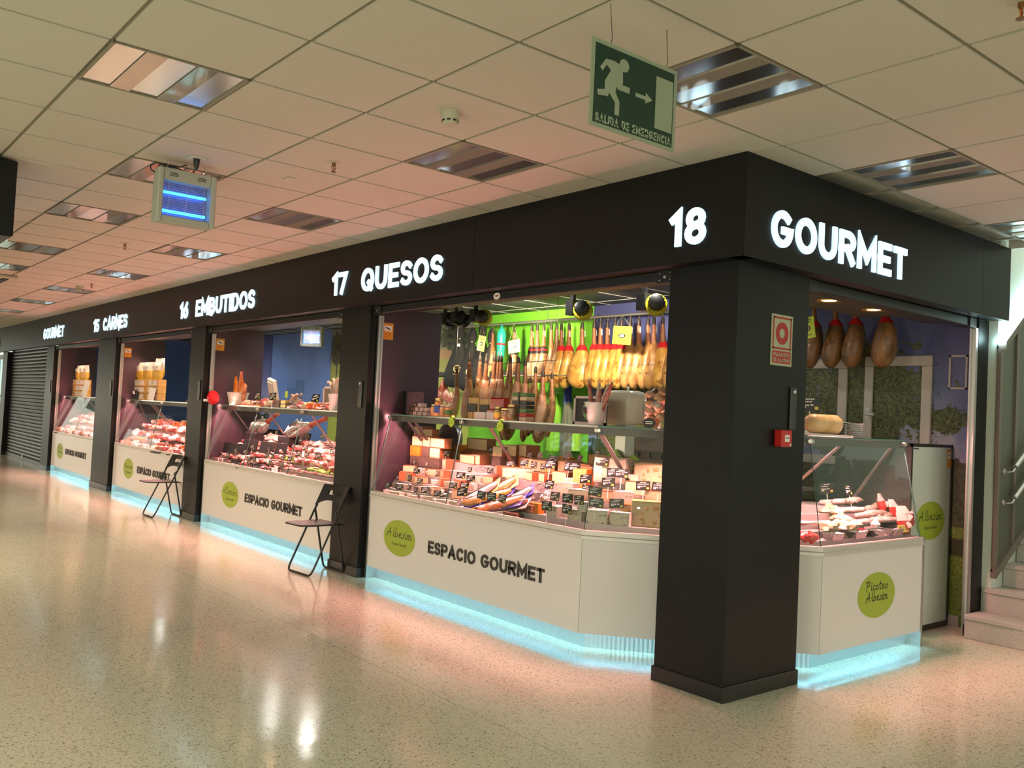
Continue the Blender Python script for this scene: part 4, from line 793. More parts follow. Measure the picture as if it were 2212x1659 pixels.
# --- rows of smaller cut pieces
rows = [(.09, ['ti', 'wi', 'bi', 'wi', 'tc'], .115, .85), (.165, ['wi', 'ti', 'wi', 'bi', 'wc'], .12, .88), (.25, ['wi', 'wc', 'tc', 'ti', 'bi'], .125, .9), (.335, ['wc', 'wi', 'tc', 'bc', 'wc'], .13, .92), (.42, ['wc', 'wg', 'hi', 'tc', 'bc'], .145, .95), (.53, ['hc', 'wc', 'bc', 'hi', 'wg'], .16, .95), (.66, ['bc', 'hc', 'wc', 'bg', 'bc'], .18, .95)]
tagspots = []
PACK0 = deckpt(985, 1120), deckpt(1150, 1045)
for ri, (off, codes, dx, sc_) in enumerate(rows):
    x = -3.93+.03*(ri % 2); i = 0; n_ = 0
    while x < -1.42:
        y = .16+off+rnd.uniform(-.015, .015)
        pk = (-2.86 < x < -1.95 and off < .40) and not (x < -2.75 and off > .3)
        if not pk and all((x-a)**2+(y-b_)**2 > (r+.055)**2 for a, b_, r in taken):
            c_ = codes[rnd.randrange(5)]; n_ += 1
            put_cheese(c_, (x, y, zdeck(off)), rnd.uniform(-.7, .75), '%s, %s from left in the %s glass row' % (WORDS[c_], ORD[n_-1], ORD[ri]), sc_*rnd.uniform(.95, 1.35))
            h = PROT[c_][3]*sc_
            if rnd.random() < .72: tagspots.append((x+rnd.uniform(-.02, .03), y+.03, zdeck(off)+h-.005, ri))
        x += dx*rnd.uniform(.85, 1.15)
cnt = {}
for x, y, z, ri in tagspots:
    cnt[ri] = cnt.get(ri, 0)+1
    put_tag((x, y, z), 'small black price tag on the %s cheese row, %s from the left' % (ORD[ri], ORD[cnt[ri]-1]), 'price tags on the cheeses', rnd.uniform(.85, 1.05))
for i, (u, v, sg, z) in enumerate([(1185, 1030, 0, 0), (1225, 1040, 0, 0), (1240, 1035, 0, 0), (1262, 1062, 0, 0), (1297, 1035, 1, 0), (1325, 1060, 1, 0), (1340, 1055, 1, 0), (1420, 1078, 1, 0), (1388, 1092, 1, 0), (1225, 1105, 0, 0), (1250, 1112, 0, 0), (1285, 1112, 1, 0), (1332, 1112, 1, 0), (1222, 1125, 0, 0), (1180, 1118, 0, 0), (1262, 1080, 0, 0), (1282, 1085, 1, 0), (1182, 1082, 0, 0), (995, 1112, 0, 0), (1035, 1122, 0, 0), (1060, 1100, 0, 0), (1080, 1110, 0, 0), (1312, 1078, 1, 0), (1195, 1100, 0, 0)]):
    p = deckpt(u, v, sg, .07); put_tag(tuple(p), 'black price tag among the cheeses near the counter corner, %s of its kind' % ORD[i], 'price tags near the counter corner', 1.25, angle_for(sg)*.7+rnd.uniform(-.2, .3))
for i, x in enumerate((-3.90, -3.745, -3.59)):
    z = zdeck(.40)
    for j, c_ in enumerate((('bd', 'bo', 'bc', 'bc'), ('bd', 'bd', 'bc', 'wc'), ('bd', 'bc', 'hc'))[i]):
        put_cheese(c_, (x+rnd.uniform(-.01, .01), .16+.37+.012*j, z), rnd.uniform(-.1, .2), '%s, %s up in the %s stack from left rail' % (WORDS[c_], ORD[j], ORD[i]), 1.0); z += PROT[c_][3]
# --- vacuum packs of smoked fish in the middle of the counter
SALM = mat('smoked_salmon', (.80, .20, .05), .3, col2=(.85, .38, .18), scale=18, stretch=(1, 4, 1), coat=.6); SGOLD = mat('pack_gold', (.75, .45, .12), .25, .5, bump=.5, bscale=60); SBLUE = mat('pack_blue', (.03, .04, .40), .3); SGREY = mat('pack_silver', (.60, .52, .50), .25, .4, bump=.5, bscale=50); SBRN = mat('pack_brown', (.25, .09, .06), .3, coat=.5)
def fishpack(a, b_, wd, m_, tray, lab):
    a, b_ = Vector(a), Vector(b_); d = (b_-a); L = d.length; d.normalize(); u = Vector((0, -.62, .79)); s_ = d.cross(u).normalized(); u = s_.cross(d)
    t_ = thing('fish_pack', lab, 'packaged fish', tuple((a+b_)/2), 'vacuum packed fish in the cheese counter')
    prof = [(0, .3), (.05, .75), (.25, 1), (.7, .95), (.92, .6), (1, .2)]
    MB().rings([[a+d*L*k+s_*wd*.5*q*c0+u*(c1*.014+.012) for c0, c1 in ((-1, 0), (-.6, .8), (0, 1.15), (.6, .8), (1, 0), (0, -.3))] for k, q in prof]).build('fish', m_, t_, smooth=True)
    MB().rings([[a+d*(L*k)+s_*wd*.62*c0+u*c1 for c0, c1 in ((-1, .006), (1, .006), (1, .0), (-1, .0))] for k in (-.04, .5, 1.04)]).build('tray', tray, t_)
    MB().rings([[a+d*L*k+s_*wd*.56*q*c0+u*(c1*.02+.012) for c0, c1 in ((-1, -.2), (-.6, .85), (0, 1.2), (.6, .85), (1, -.2))] for k, q in ((-.02, .6), (.25, 1), (.5, .96), (.75, 1), (1.02, .6))], 0, False).build('film', FILM, t_, smooth=True)
for i, (p, q, wd, m_, tr, lb) in enumerate([((990, 1108), (1075, 1062), .10, SGREY, SGOLD, 'silvery fish pack, leftmost of the packs leaning up the counter'), ((1010, 1112), (1115, 1052), .11, SALM, SGOLD, 'large orange salmon side pack, topmost of the packs'), ((1000, 1122), (1105, 1078), .09, SGOLD, SBLUE, 'golden fish pack on a blue board below the large salmon'), ((1035, 1126), (1130, 1084), .09, SALM, SBLUE, 'narrow orange fish pack on a blue board near the glass'), ((1060, 1124), (1140, 1090), .08, SBRN, SGREY, 'brown fish pack nearest the glass'), ((1080, 1110), (1150, 1072), .08, SALM, SGREY, 'short orange fish pack at the right of the packs'), ((1090, 1090), (1150, 1058), .08, SGREY, SBLUE, 'silvery fish pack at the upper right of the packs')]):
    fishpack(deckpt(*p, 0, .03+.012*(i % 3)), deckpt(*q, 0, .05+.02*(2-i % 3)), wd*1.35, m_, tr, lb)
# --- crumpled film, dark snack slabs, dishes
def wrap(c, r, seed, lab, grp, m_=FILM, cat='film', name='film_wrap'):
    o = MB().blob(c, r, seed, .55, 14, 9, freq=1).build(name, m_, loc=(c[0], c[1], c[2]-r[2]), smooth=False); return tag(o, lab, cat, grp)
for i, (u, v, sg) in enumerate([(1045, 1018, 0), (1070, 1030, 0), (1090, 1045, 0), (1170, 1070, 0), (1185, 1090, 0), (1160, 1095, 0), (1390, 1085, 1), (1320, 1105, 1), (1365, 1120, 1), (900, 1062, 0), (940, 1065, 0), (920, 1030, 0), (1150, 1000, 0), (960, 1072, 0)]):
    p = deckpt(u, v, sg, .03); wrap((p.x, p.y, p.z+.01), (.06, .045, .03), i, 'crumpled clear film lying between the cheeses', WRAPG)
SLAB = mat('fig_cake', (.05, .02, .015), .5, col2=(.22, .10, .05), scale=45)
for i, (u, v) in enumerate([(1098, 1122), (1112, 1126), (1128, 1118), (1145, 1112), (1160, 1108)]):
    p = deckpt(u, v); tag(MB().cbox((p.x, p.y, p.z+.03), (.075, .05, .06), Euler((0, 0, rnd.uniform(-.2, .2)))).build('fig_cake', SLAB, bev=.006), 'dark fruit cake block near the counter glass, %s from the left' % ORD[i], 'cake', 'dark fruit cake blocks')
# --- glass shelf goods of the cheese stall ------------------------------------------------
ZS = 1.457
def shelfpt(u, y=.5): p = ony(u, 900, y); return Vector((p.x, y, ZS))
BOXP = mat('box_plum', (.16, .07, .09), .45, col2=(.22, .10, .12), scale=14, stretch=(1, 1, 3)); BOXK = mat('box_black', (.012, .011, .012), .4, col2=(.2, .12, .04), scale=25, lo=.66, hi=.7)
for i, (u0, u1, h, m_, lb) in enumerate([(839, 848, .215, BOXK, 'tall black wine box, leftmost on the glass shelf'), (849, 867, .215, BOXP, 'plum patterned tall box, left of the narrow black box'), (868, 876, .215, BOXK, 'narrow tall black box between two plum boxes'), (877, 894, .21, BOXP, 'plum patterned tall box, right of the narrow black box')]):
    a, b_ = shelfpt(u0, .48), shelfpt(u1, .48); o = MB().box((a.x, .48, ZS), (b_.x, .58, ZS+h)).build('bottle_box', m_, bev=.002); tag(o, lb, 'box', 'tall boxes on the cheese counter shelf')
TIN = mat('tin_dark', (.03, .035, .025), .35, col2=(.35, .12, .06), scale=40, lo=.55, hi=.6); TINP = mat('tin_pale', (.60, .40, .38), .35)
n_ = 0
for r_, (z, us) in enumerate([(0, (889, 900, 911, 922)), (.037, (893, 904, 915, 925)), (.074, (897, 910))]):
    for u in us:
        p = shelfpt(u, .44); n_ += 1; w = .075 if u < 900 else .05
        o = MB().box((p.x-w/2, .41, ZS+z), (p.x+w/2, .48, ZS+z+.034)).build('tin', TIN if u < 900 else TINP, bev=.005); tag(o, '%s small tin, %s in the %s layer right of the tall boxes' % ('dark' if u < 900 else 'pale', ORD[us.index(u)], ORD[r_]), 'tin', 'small tins on the cheese counter shelf')
def jar(p, r, h, fill, lid, lab, grp='jars on the cheese counter shelf', lbl=None):
    t_ = thing('jar', lab, 'jar', tuple(p), grp); MB().lathe([(r*.9, .001), (r*.96, .01), (r*.96, h*.78), (r*.7, h*.85)], p, 16).build('contents', fill, t_, smooth=True)
    MB().lathe([(r*.92, 0), (r, .006), (r, h*.8), (r*.78, h*.88)], p, 16).build('glass', GLASS, t_, smooth=True); MB().lathe([(r*.86, h*.86), (r*.88, h*.87), (r*.88, h), (r*.8, h*1.01)], p, 16).build('lid', lid, t_, smooth=True)
    if lbl: MB().rings([[Vector((p.x+(r+.001)*math.cos(a*PI/12), p.y+(r+.001)*math.sin(a*PI/12), p.z+z)) for a in range(24)] for z in (h*.2, h*.6)], 0, False).build('paper_label', lbl, t_, smooth=True)
GOLDL = mat('lid_gold', (.7, .5, .2), .3, .8); ORC = mat('jar_orange', (.75, .20, .04), .4, col2=(.85, .4, .15), scale=40); BRC = mat('jar_brown', (.2, .10, .05), .4, col2=(.4, .25, .1), scale=40); BLUL = mat('label_blue', (.03, .06, .3), .5); YELL = mat('label_yellow', (.75, .5, .05), .5)
for u, y, r, h, f, l, lb, lab in [(938, .42, .035, .10, ORC, GOLDL, None, 'short jar of orange fruit behind the tall jar'), (946, .40, .036, .155, ORC, GOLDL, BLUL, 'tall jar with blue label and gold lid on the glass shelf'), (957, .42, .036, .10, ORC, TINP, None, 'short jar of orange paste right of the tall jar'), (968, .42, .036, .10, ORC, TINP, mat('label_green', (.12, .2, .05), .5), 'short jar with a green label on the glass shelf'), (1076, .40, .035, .10, BRC, GOLDL, YELL, 'jar with a yellow label in front of the cheese stack'), (1092, .40, .042, .09, BRC, GOLDL, None, 'wide jar of brown preserve right of the yellow labelled jar'), (1106, .42, .042, .12, BRC, GOLDL, None, 'jar with a gold lid beside the bundled snack packs')]:
    jar(shelfpt(u, y), r, h, f, l, lab, lbl=lb)
# jars on the shelf stand over the display; breadstick packs, quince paste, bundle
BREAD = mat('bread_stick', (.75, .45, .2), .5, col2=(.65, .36, .14), scale=20, stretch=(6, 6, .5)); QUI = mat('quince', (.45, .02, .015), .2, coat=.5); LACE = mat('lace_paper', (.7, .62, .6), .6)
for u0, u1, h, lb in ((1012, 1032, .17, 'upright pack of breadsticks, left of its twin'), (1038, 1058, .16, 'upright pack of breadsticks, right of its twin')):
    a, b_ = shelfpt(u0, .47), shelfpt(u1, .47); t_ = thing('breadstick_pack', lb, 'snack pack', ((a.x+b_.x)/2, .47, ZS), 'breadstick packs on the glass shelf')
    mb = MB(); n2 = 6
    for k in range(n2): mb.lathe([(.011, 0), (.011, h)], (a.x+(b_.x-a.x)*(k+.5)/n2, .47+.006*(k % 2), ZS), 8)
    mb.build('breadsticks', BREAD, t_, smooth=True); MB().box((a.x, .452, ZS+h*.3), (b_.x, .456, ZS+h*.72)).build('paper_label', BOXK, t_)
p = shelfpt(1074, .46); t_ = thing('quince_paste', 'deep red block of quince paste standing on the glass shelf', 'quince paste', tuple(p)); MB().box((p.x-.085, .44, ZS+.075), (p.x+.085, .52, ZS+.175)).build('paste', QUI, t_, bev=.012); MB().box((p.x-.10, .43, ZS), (p.x+.10, .53, ZS+.073)).build('stand', QUI, t_, bev=.004)
for u0, u1, lb in ((1027, 1050, 'white lace paper box in front of the breadsticks'), (1052, 1071, 'smaller lace paper box left of the jars')):
    a, b_ = shelfpt(u0, .40), shelfpt(u1, .40); tag(MB().box((a.x, .39, ZS), (b_.x, .43, ZS+.055)).build('lace_box', LACE, bev=.002), lb, 'box', 'lace paper boxes')
p = shelfpt(1128, .47); t_ = thing('snack_bundle', 'tall bundle of stacked small snack packs with dark bands', 'snack packs', tuple(p)); r2 = random.Random(4); SN = [mat('snack_%s' % n_, c, .4) for n_, c in (('green', (.08, .2, .05)), ('cream', (.6, .45, .3)), ('red', (.45, .04, .03)), ('dark', (.04, .04, .04)), ('gold', (.6, .4, .06)))]
for k in range(7): MB().box((p.x-.085, .43, ZS+.003+.031*k), (p.x+.085, .52, ZS+.031*k+.030)).build('pack', SN[r2.randrange(5)], t_, bev=.003)
mb = MB(); mb.box((p.x-.01, .426, ZS), (p.x+.01, .43, ZS+.22)); mb.build('band', BOXK, t_)
# white bucket of sausages
PORC = mat('white_bucket', (.72, .68, .66), .4); SAUS = mat('cured_sausage', (.33, .07, .05), .45, col2=(.55, .25, .2), scale=35, stretch=(1, 1, .6)); FLOUR = mat('floured_sausage', (.62, .48, .44), .7, col2=(.5, .33, .28), scale=30)
def bucket(p, r0, r1, h, lab, nm='white_bucket', weave=None):
    t_ = thing(nm, lab, 'bucket' if not weave else 'basket', tuple(p)); mb = MB().lathe([(r0*.9, 0), (r0, .004), (r1, h), (r1+.006, h), (r1+.006, h+.008), (r1-.006, h+.006), (r0-.006, .01), (0, .01)], p, 24); mb.build('shell', weave or PORC, t_, smooth=True); return t_
pb = shelfpt(1287, .44); t_ = bucket(pb, .052, .078, .15, 'white metal bucket of cured sausages at the right of the glass shelf'); MB().cbox((pb.x-.045, pb.y-.066, pb.z+.10), (.055, .002, .045), Euler((.17, 0, -.4))).build('price_card', TAGB, t_)
for i, (dx, dy, ax, ay, L) in enumerate([(-.05, .0, -.35, .1, .26), (-.035, .02, -.12, .2, .25), (.0, .0, .1, .1, .20), (.03, .01, .28, .1, .24), (.055, .0, .5, .0, .25), (.02, .03, .05, .3, .2)]):
    a = pb+Vector((dx*.6, dy, .05)); b_ = a+Vector((ax*L*.9, ay*L, L)); m_ = (a+b_)/2+Vector((0, 0, .01)); t2 = thing('cured_sausage', 'dusted sausage standing in the white bucket, %s from the left' % ORD[i], 'sausage', tuple(a), 'sausages in the white bucket')
    MB().tube([a, a.lerp(m_, .5), m_, m_.lerp(b_, .6), b_], [.014, .016, .017, .015, .006], 10).build('body', FLOUR if i % 2 else SAUS, t2, smooth=True); MB().tube([b_, b_+Vector((.008, 0, .018)), b_+Vector((-.006, 0, .022)), b_], .0018, 5).build('string', PAPER, t2)
# paper towel dispenser and framed picture behind the bucket
DISP = mat('dispenser_cream', (.75, .70, .58), .3); pd = ony(1345, 922, .98)
t_ = thing('towel_dispenser', 'large cream rounded dispenser with a small knob behind the white bucket', 'dispenser', (pd.x, 1.0, 1.05)); R_ = []
for z, k in ((0, .80), (.02, .92), (.05, .98), (.19, 1), (.225, .96), (.245, .85), (.255, .6)):
    R_.append([Vector((pd.x+.155*k*math.copysign(abs(math.cos(a*PI/14))**.45, math.cos(a*PI/14)), 1.0+.11*k*math.copysign(abs(math.sin(a*PI/14))**.6, math.sin(a*PI/14)), 1.47+z)) for a in range(28)])
MB().rings(R_).build('body', DISP, t_, smooth='all'); MB().lathe([(.008, .0), (.008, .012), (.013, .018), (.013, .03), (.006, .036)], (pd.x+.02, 1.0, 1.723), 12).build('knob', DISP, t_, smooth=True); MB().box((pd.x-.05, .96, 1.045), (pd.x+.05, 1.06, 1.47)).build('stand', ALU, t_)
PK = mat('pink_frame', (.75, .6, .6), .4); pf = ony(1263, 918, .70); t_ = thing('picture_frame', 'white framed sign with a green disc standing behind the bucket', 'picture', (pf.x, .70, 1.457)); w_ = .12; h_ = .21
MB().box((pf.x-w_, .70, 1.457), (pf.x+w_+.1, .71, 1.457+h_)).build('board', BOXK, t_); mb = MB()
for a, b_ in (((-w_, 0), (-w_+.018, h_)), ((w_+.082, 0), (w_+.1, h_)), ((-w_, 0), (w_+.1, .018)), ((-w_, h_-.018), (w_+.1, h_))): mb.box((pf.x+a[0], .692, 1.457+a[1]), (pf.x+b_[0], .702, 1.457+b_[1]))
mb.build('frame', PK, t_); d_ = MB().prism([(pf.x+.05+.08*math.cos(a*PI/14), .70, 1.457+.105+.075*math.sin(a*PI/14)) for a in range(28)], (0, -.001, 0)).build('green_disc', mat('pale_green_disc', (.18, .40, .16), .5), t_); mb = MB(); script('+Simon', (pf.x-.005, .6985, 1.56), (1, 0, 0), (0, 0, 1), .11, .035, .003, (0, -.0005, 0), mb); mb.build('lettering', INK, d_)
# bag of rolls with oval black label at the right
ROLL = mat('bread_roll', (.62, .30, .14), .55, col2=(.75, .45, .28), scale=25, bump=.2)
pr_ = ony(1418, 930, .55); t_ = thing('bread_bag', 'clear bag of small rolls with an oval black price label', 'bread', (pr_.x, .55, ZS)); r2 = random.Random(9)
for i in range(14): MB().blob((pr_.x+r2.uniform(-.07, .07), .55+r2.uniform(-.04, .04), ZS+.03+.018*i*.9), (.035, .03, .024), i, .12).build('roll', ROLL, t_, smooth=True)
MB().blob((pr_.x, .55, ZS+.14), (.115, .085, .14), 3, .12, 16, 12).build('bag', FILM, t_); MB().prism([(pr_.x+.02+.055*math.cos(a*PI/12), .455, ZS+.035+.034*math.sin(a*PI/12)) for a in range(24)], (0, -.002, 0)).build('price_label', TAGB, t_); mb = MB(); [mb.box((pr_.x+.02-.03, .4515, ZS+.028+.012*k), (pr_.x+.02+.03, .453, ZS+.033+.012*k)) for k in range(2)]; mb.build('printing', TAGW, t_)
# starburst price stars hanging on the front glass edge
STAR = mat('star_yellow', (.58, .75, .03), .5)
for u, v, lb in ((975, 912, 'left'), (1080, 921, 'right')):
    p = ony(u, v, .305); mb = MB().prism([(p.x+(.045 if k % 2 else .033)*math.cos(k*PI/11), p.y-.0, p.z+(.045 if k % 2 else .033)*math.sin(k*PI/11)) for k in range(22)], (0, -.002, 0)); t_ = thing('price_star', 'yellow green star price card on the shelf edge, %s one of two' % lb, 'price card', (p.x, p.y, p.z-.04), 'star price cards'); mb.build('card', STAR, t_); mb = MB(); [mb.box((p.x-.02, p.y-.0028, p.z-.012+.009*k), (p.x+.02, p.y-.002, p.z-.009+.009*k)) for k in range(3)]; mb.build('printing', mat('star_print', (.25, .3, .03), .5), t_); MB().box((p.x-.004, p.y-.001, p.z+.03), (p.x+.004, .335, p.z+.055)).build('clip', STAR, t_)
# ================================================================== HAMS
HAMG = mat('ham_golden', (.50, .22, .04), .38, col2=(.66, .38, .09), scale=9, col3=(.26, .10, .02), s3=12, coat=.3); HAMB = mat('ham_brown', (.28, .12, .04), .42, col2=(.50, .26, .09), scale=10, col3=(.14, .06, .025), s3=16, coat=.25)
HAMD = mat('ham_dark', (.16, .075, .035), .45, col2=(.36, .2, .09), scale=12, coat=.2); HAMP = mat('ham_pinkish', (.62, .25, .15), .4, col2=(.75, .48, .3), scale=10, coat=.3); HOOF = mat('ham_hoof', (.035, .02, .015), .5); SHANK = mat('ham_shank', (.34, .12, .05), .45, col2=(.22, .08, .035), scale=25)
REDB = mat('red_band', (.55, .015, .02), .4); CORD = mat('cord_white', (.75, .7, .6), .7); ROPE = mat('dark_string', (.12, .08, .05), .8)
def ham_proto(body, red=True, tags=True, blackl=False, wide=.125, thick=.075, L=.80):
    t_ = thing('cured_ham', '', 'ham'); t_['_w'] = [0, 0, 0]; N = 14
    def ring(z, xo, yo, ra, rb): return [Vector((xo+rb*math.cos(2*PI*k/N), yo+ra*math.sin(2*PI*k/N), z*L/.8)) for k in range(N)]
    MB().rings([ring(.0, 0, 0, .014, .012), ring(-.03, 0, .004, .022, .019), ring(-.07, 0, .006, .024, .02), ring(-.085, 0, .006, .02, .018)]).build('hoof', HOOF, t_, smooth=True)
    MB().rings([ring(-.08, 0, .006, .022, .02), ring(-.16, .004, .004, .026, .024), ring(-.24, .008, 0, .031, .029), ring(-.30, .012, 0, .045, .036)]).build('shank', SHANK, t_, smooth=True)
    k = wide/.125; q = thick/.075
    MB().rings([ring(-.29, .011, 0, .044, .035), ring(-.35, .016, .0, .068*k, .05*q), ring(-.43, .016, .01, .098*k, .066*q), ring(-.52, .006, .018, .122*k, .075*q), ring(-.61, -.008, .024, .130*k, .078*q), ring(-.68, -.018, .022, .124*k, .070*q), ring(-.735, -.024, .016, .104*k, .056*q), ring(-.775, -.024, .008, .072*k, .038*q), ring(-.795, -.022, .002, .038*k, .02*q), ring(-.80, -.02, 0, .014, .008)]).build('body', body, t_, smooth='all')
    if red: MB().rings([ring(-.275, .01, 0, .044, .038), ring(-.34, .015, 0, .070*k, .055*q)], 0, False).build('red_band', REDB, t_, smooth=True); MB().tube([Vector((.012+.05*math.cos(a*PI/6), .06*math.sin(a*PI/6), -.335+.012*math.cos(a*2.1))) for a in range(12)], .0028, 5, closed=True).build('white_cord', CORD, t_)
    if blackl: MB().rings([ring(-.31, .012, 0, .056, .044), ring(-.40, .016, .004, .088*k, .062*q)], 0, False).build('black_label', BOXK, t_, smooth=True); MB().rings([ring(-.335, .013, 0, .067, .051), ring(-.36, .015, .002, .076*k, .056*q)], 0, False).build('red_stripe', REDB, t_, smooth=True)
    if tags: MB().prism([(.022, -.03, -.10), (.03, -.015, -.10), (.034, -.02, -.17), (.026, -.035, -.17)], (.001, .001, 0)).build('paper_tag', PAPER, t_)
    MB().tube([Vector((0, 0, .0)), Vector((.006, .0, .03)), Vector((.0, .012, .05)), Vector((-.006, .0, .03)), Vector((0, 0, 0))], .0025, 5).build('string', ROPE, t_); return t_
HAMS = mat('ham_serrano', (.27, .12, .04), .42, col2=(.12, .065, .028), scale=9, lo=.42, hi=.62, detail=5, col3=(.38, .20, .08), s3=13, coat=.2, bump=.25, stretch=(1, 1, .5))
HL = {}
def hang(kind, p, rz, lab, grp, sc_=1.0, tilt=0, **kw):
    key = kind
    if key not in HL:
        HL[key] = t_ = ham_proto(**HK[kind]); t_.location = p; t_.rotation_euler = (0, tilt, rz); t_.scale = (sc_,)*3; t_['label'] = lab; t_['group'] = grp; return t_
    return dup(HL[key], p, (0, tilt, rz), lab, grp, (sc_,)*3)
HK = {'gold': dict(body=HAMG, thick=.088, wide=.135), 'goldwide': dict(body=HAMG, wide=.145, thick=.085), 'brown': dict(body=HAMB, red=False, thick=.086, wide=.135), 'dark': dict(body=HAMD, red=False, blackl=True), 'iber': dict(body=HAMP, red=False, tags=False, wide=.10, thick=.06), 'slim': dict(body=HAMB, red=False, tags=False, wide=.09, thick=.055), 'serrano': dict(body=HAMS, red=True, tags=False, wide=.145, thick=.11)}
STB = mat('hanging_bar', (.6, .58, .55), .35, .9)
b0 = ony(1005, 706, 2.95); b1 = Vector((-1.9, 2.85, 0)); b1.z = b0.z+(ony(1446, 674, 2.88).z-b0.z)*1.12
bmx = lambda x: b0.lerp(b1, (x-b0.x)/(b1.x-b0.x))
t_ = thing('hanging_bar', 'long steel bar carrying the upper row of hams', 'bar', tuple((b0+b1)/2), 'ham hanging bars'); MB().tube([b0, b1], .014, 10).build('rod', STB, t_, smooth=True)
for k in (.36, .68, .97): p = b0.lerp(b1, k); MB().tube([p, (p.x, p.y, 2.82)], .004, 8).build('drop_rod', LOCK, t_)
for k in range(26):
    p = b0.lerp(b1, .30+.012*k); MB().tube([p+Vector((0, -.016, .0)), p+Vector((0, 0, .018)), p+Vector((0, .016, 0)), p+Vector((0, .012, -.03)), p+Vector((0, 0, -.042)), p+Vector((0, -.012, -.03))], .003, 5).build('hook', STB, t_)
def barpt(u): 
    d = ray(u, 690); n_ = Vector((-(b1.y-b0.y), b1.x-b0.x, 0)); k = (b0-CAM).dot(n_)/d.dot(n_); p = CAM+d*k; return bmx(p.x)
gi = 0
for u, kind, rz in [(1216, 'gold', .2), (1231, 'gold', -.2), (1262, 'goldwide', 1.35), (1287, 'gold', .35), (1300, 'gold', -.1), (1312, 'gold', .1), (1328, 'gold', .25), (1346, 'gold', .5), (1366, 'brown', .15), (1382, 'brown', -.15), (1399, 'brown', .1), (1416, 'brown', .2), (1434, 'goldwide', .7), (1456, 'brown', .2)]:
    p = barpt(u); back = gi >= 14; gi += 1
    lab = ('ham on the upper bar, %s right of the dark hams' % ORD[gi-1]) if not back else ('cured ham hanging behind the row, %s hidden one' % ORD[gi-15])
    if u == 1262: lab = 'broad golden ham on the bar turned flat towards the front'
    hang(kind, tuple(p+Vector((0, .13 if back else rnd.uniform(-.03, .03), -.05))), rz+.55, ('golden ' if 'gold' in kind and u != 1262 else 'brown ' if kind == 'brown' else '')+lab, 'hams on the upper bar', .92 if not back else .9)
for i, (u, kind, rz) in enumerate([(1112, 'dark', .3), (1066, 'slim', .2), (1150, 'dark', .2), (1162, 'dark', .6), (1176, 'dark', 0), (1192, 'slim', .4), (1204, 'brown', .3)]):
    hang(kind, tuple(barpt(u)+Vector((0, 0, -.04))), rz+.5, 'dark ham between the cloth bags and golden hams, %s from the left' % ORD[i], 'dark hams on the upper bar', .86)
# black cloth bags and teal bag
CLOTH = mat('black_cloth', (.010, .010, .010), .8, bump=.3, bscale=30); TEAL = mat('teal_bag', (.03, .42, .36), .4, col2=(.01, .1, .1), scale=60, lo=.62, hi=.66); GOLDP = mat('gold_print', (.6, .42, .18), .5)
for i, (u, dz, k, lab) in enumerate([(1004, .02, 1.15, 'largest black cloth ham bag with a round gold emblem, leftmost'), (1023, -.02, 1.05, 'black cloth ham bag with a gold emblem partly behind the largest'), (1044, .05, .95, 'black cloth ham bag hanging behind a pale price card'), (1063, -.05, .85, 'slim black cloth ham bag, rightmost of the four')]):
    BX = Vector((.77, .63, 0)); BY = Vector((-.63, .77, 0)); p = barpt(u)+Vector((0, -.06 if i == 0 else 0, dz)); t_ = thing('ham_bag', lab, 'ham bag', (p.x, p.y, p.z-.75), 'black cloth ham bags'); N = 16; rs = []
    for z, ra, rb in ((.0, .012, .012), (-.03, .035, .03), (-.10, .045, .035), (-.155, .04, .03), (-.18, .022, .02), (-.205, .035, .028), (-.30, .062, .045), (-.42, .098, .06), (-.54, .128, .072), (-.64, .135, .075), (-.70, .12, .065), (-.73, .07, .04)):
        ra *= k*1.2; rs.append([p+BX*(ra*math.cos(2*PI*j/N)*(1+.05*math.cos(12*PI*j/N)))+BY*(rb*math.sin(2*PI*j/N))+Vector((0, 0, z*1.13)) for j in range(N)])
    MB().rings(rs).build('cloth', CLOTH, t_, smooth='all'); MB().lathe([(.026, -.176), (.03, -.182), (.026, -.19)], p, 12).build('tie_cord', GOLDP, t_)
    if i < 2:
        c_ = p-BY*.079+Vector((0, 0, -.58)); mb = MB(); mb.rings([[c_+BX*(r*math.cos(a*PI/14))-BY*dy+Vector((0, 0, r*math.sin(a*PI/14))) for a in range(28)] for r, dy in ((.036, 0), (.05, 0), (.05, .003), (.036, .003))], 0, False, True)
        for st, th in (([(-.016, .0), (0, .014), (.014, .004), (-.01, -.008), (.006, -.016), (.018, -.006)], .007), ([(-.05, -.075), (-.03, -.067), (-.012, -.077), (.01, -.067), (.03, -.077), (.055, -.069)], .004)): mb.ribbon(st, th, c_, BX, (0, 0, 1), -BY*.003)
        mb.build('emblem', GOLDP, t_)
    if i == 0: MB().cbox(p-BY*.06+Vector((0, 0, -.27)), (.04, .004, .035), Matrix.Rotation(.686, 3, 'Z')).build('white_tag', PAPER, t_)
p = barpt(1088)+Vector((0, -.02, -.03)); t_ = thing('wrapped_ham', 'ham wrapped in teal spotted foil with a red band', 'ham', (p.x, p.y, p.z-.45)); MB().lathe([(.0, -.45), (.03, -.43), (.05, -.36), (.055, -.22), (.06, -.12), (.045, -.05), (.02, -.03), (.012, .02)], p, 16).build('foil', TEAL, t_, smooth='all'); MB().lathe([(.0585, -.235), (.0615, -.215)], p, 16).build('band', REDB, t_)
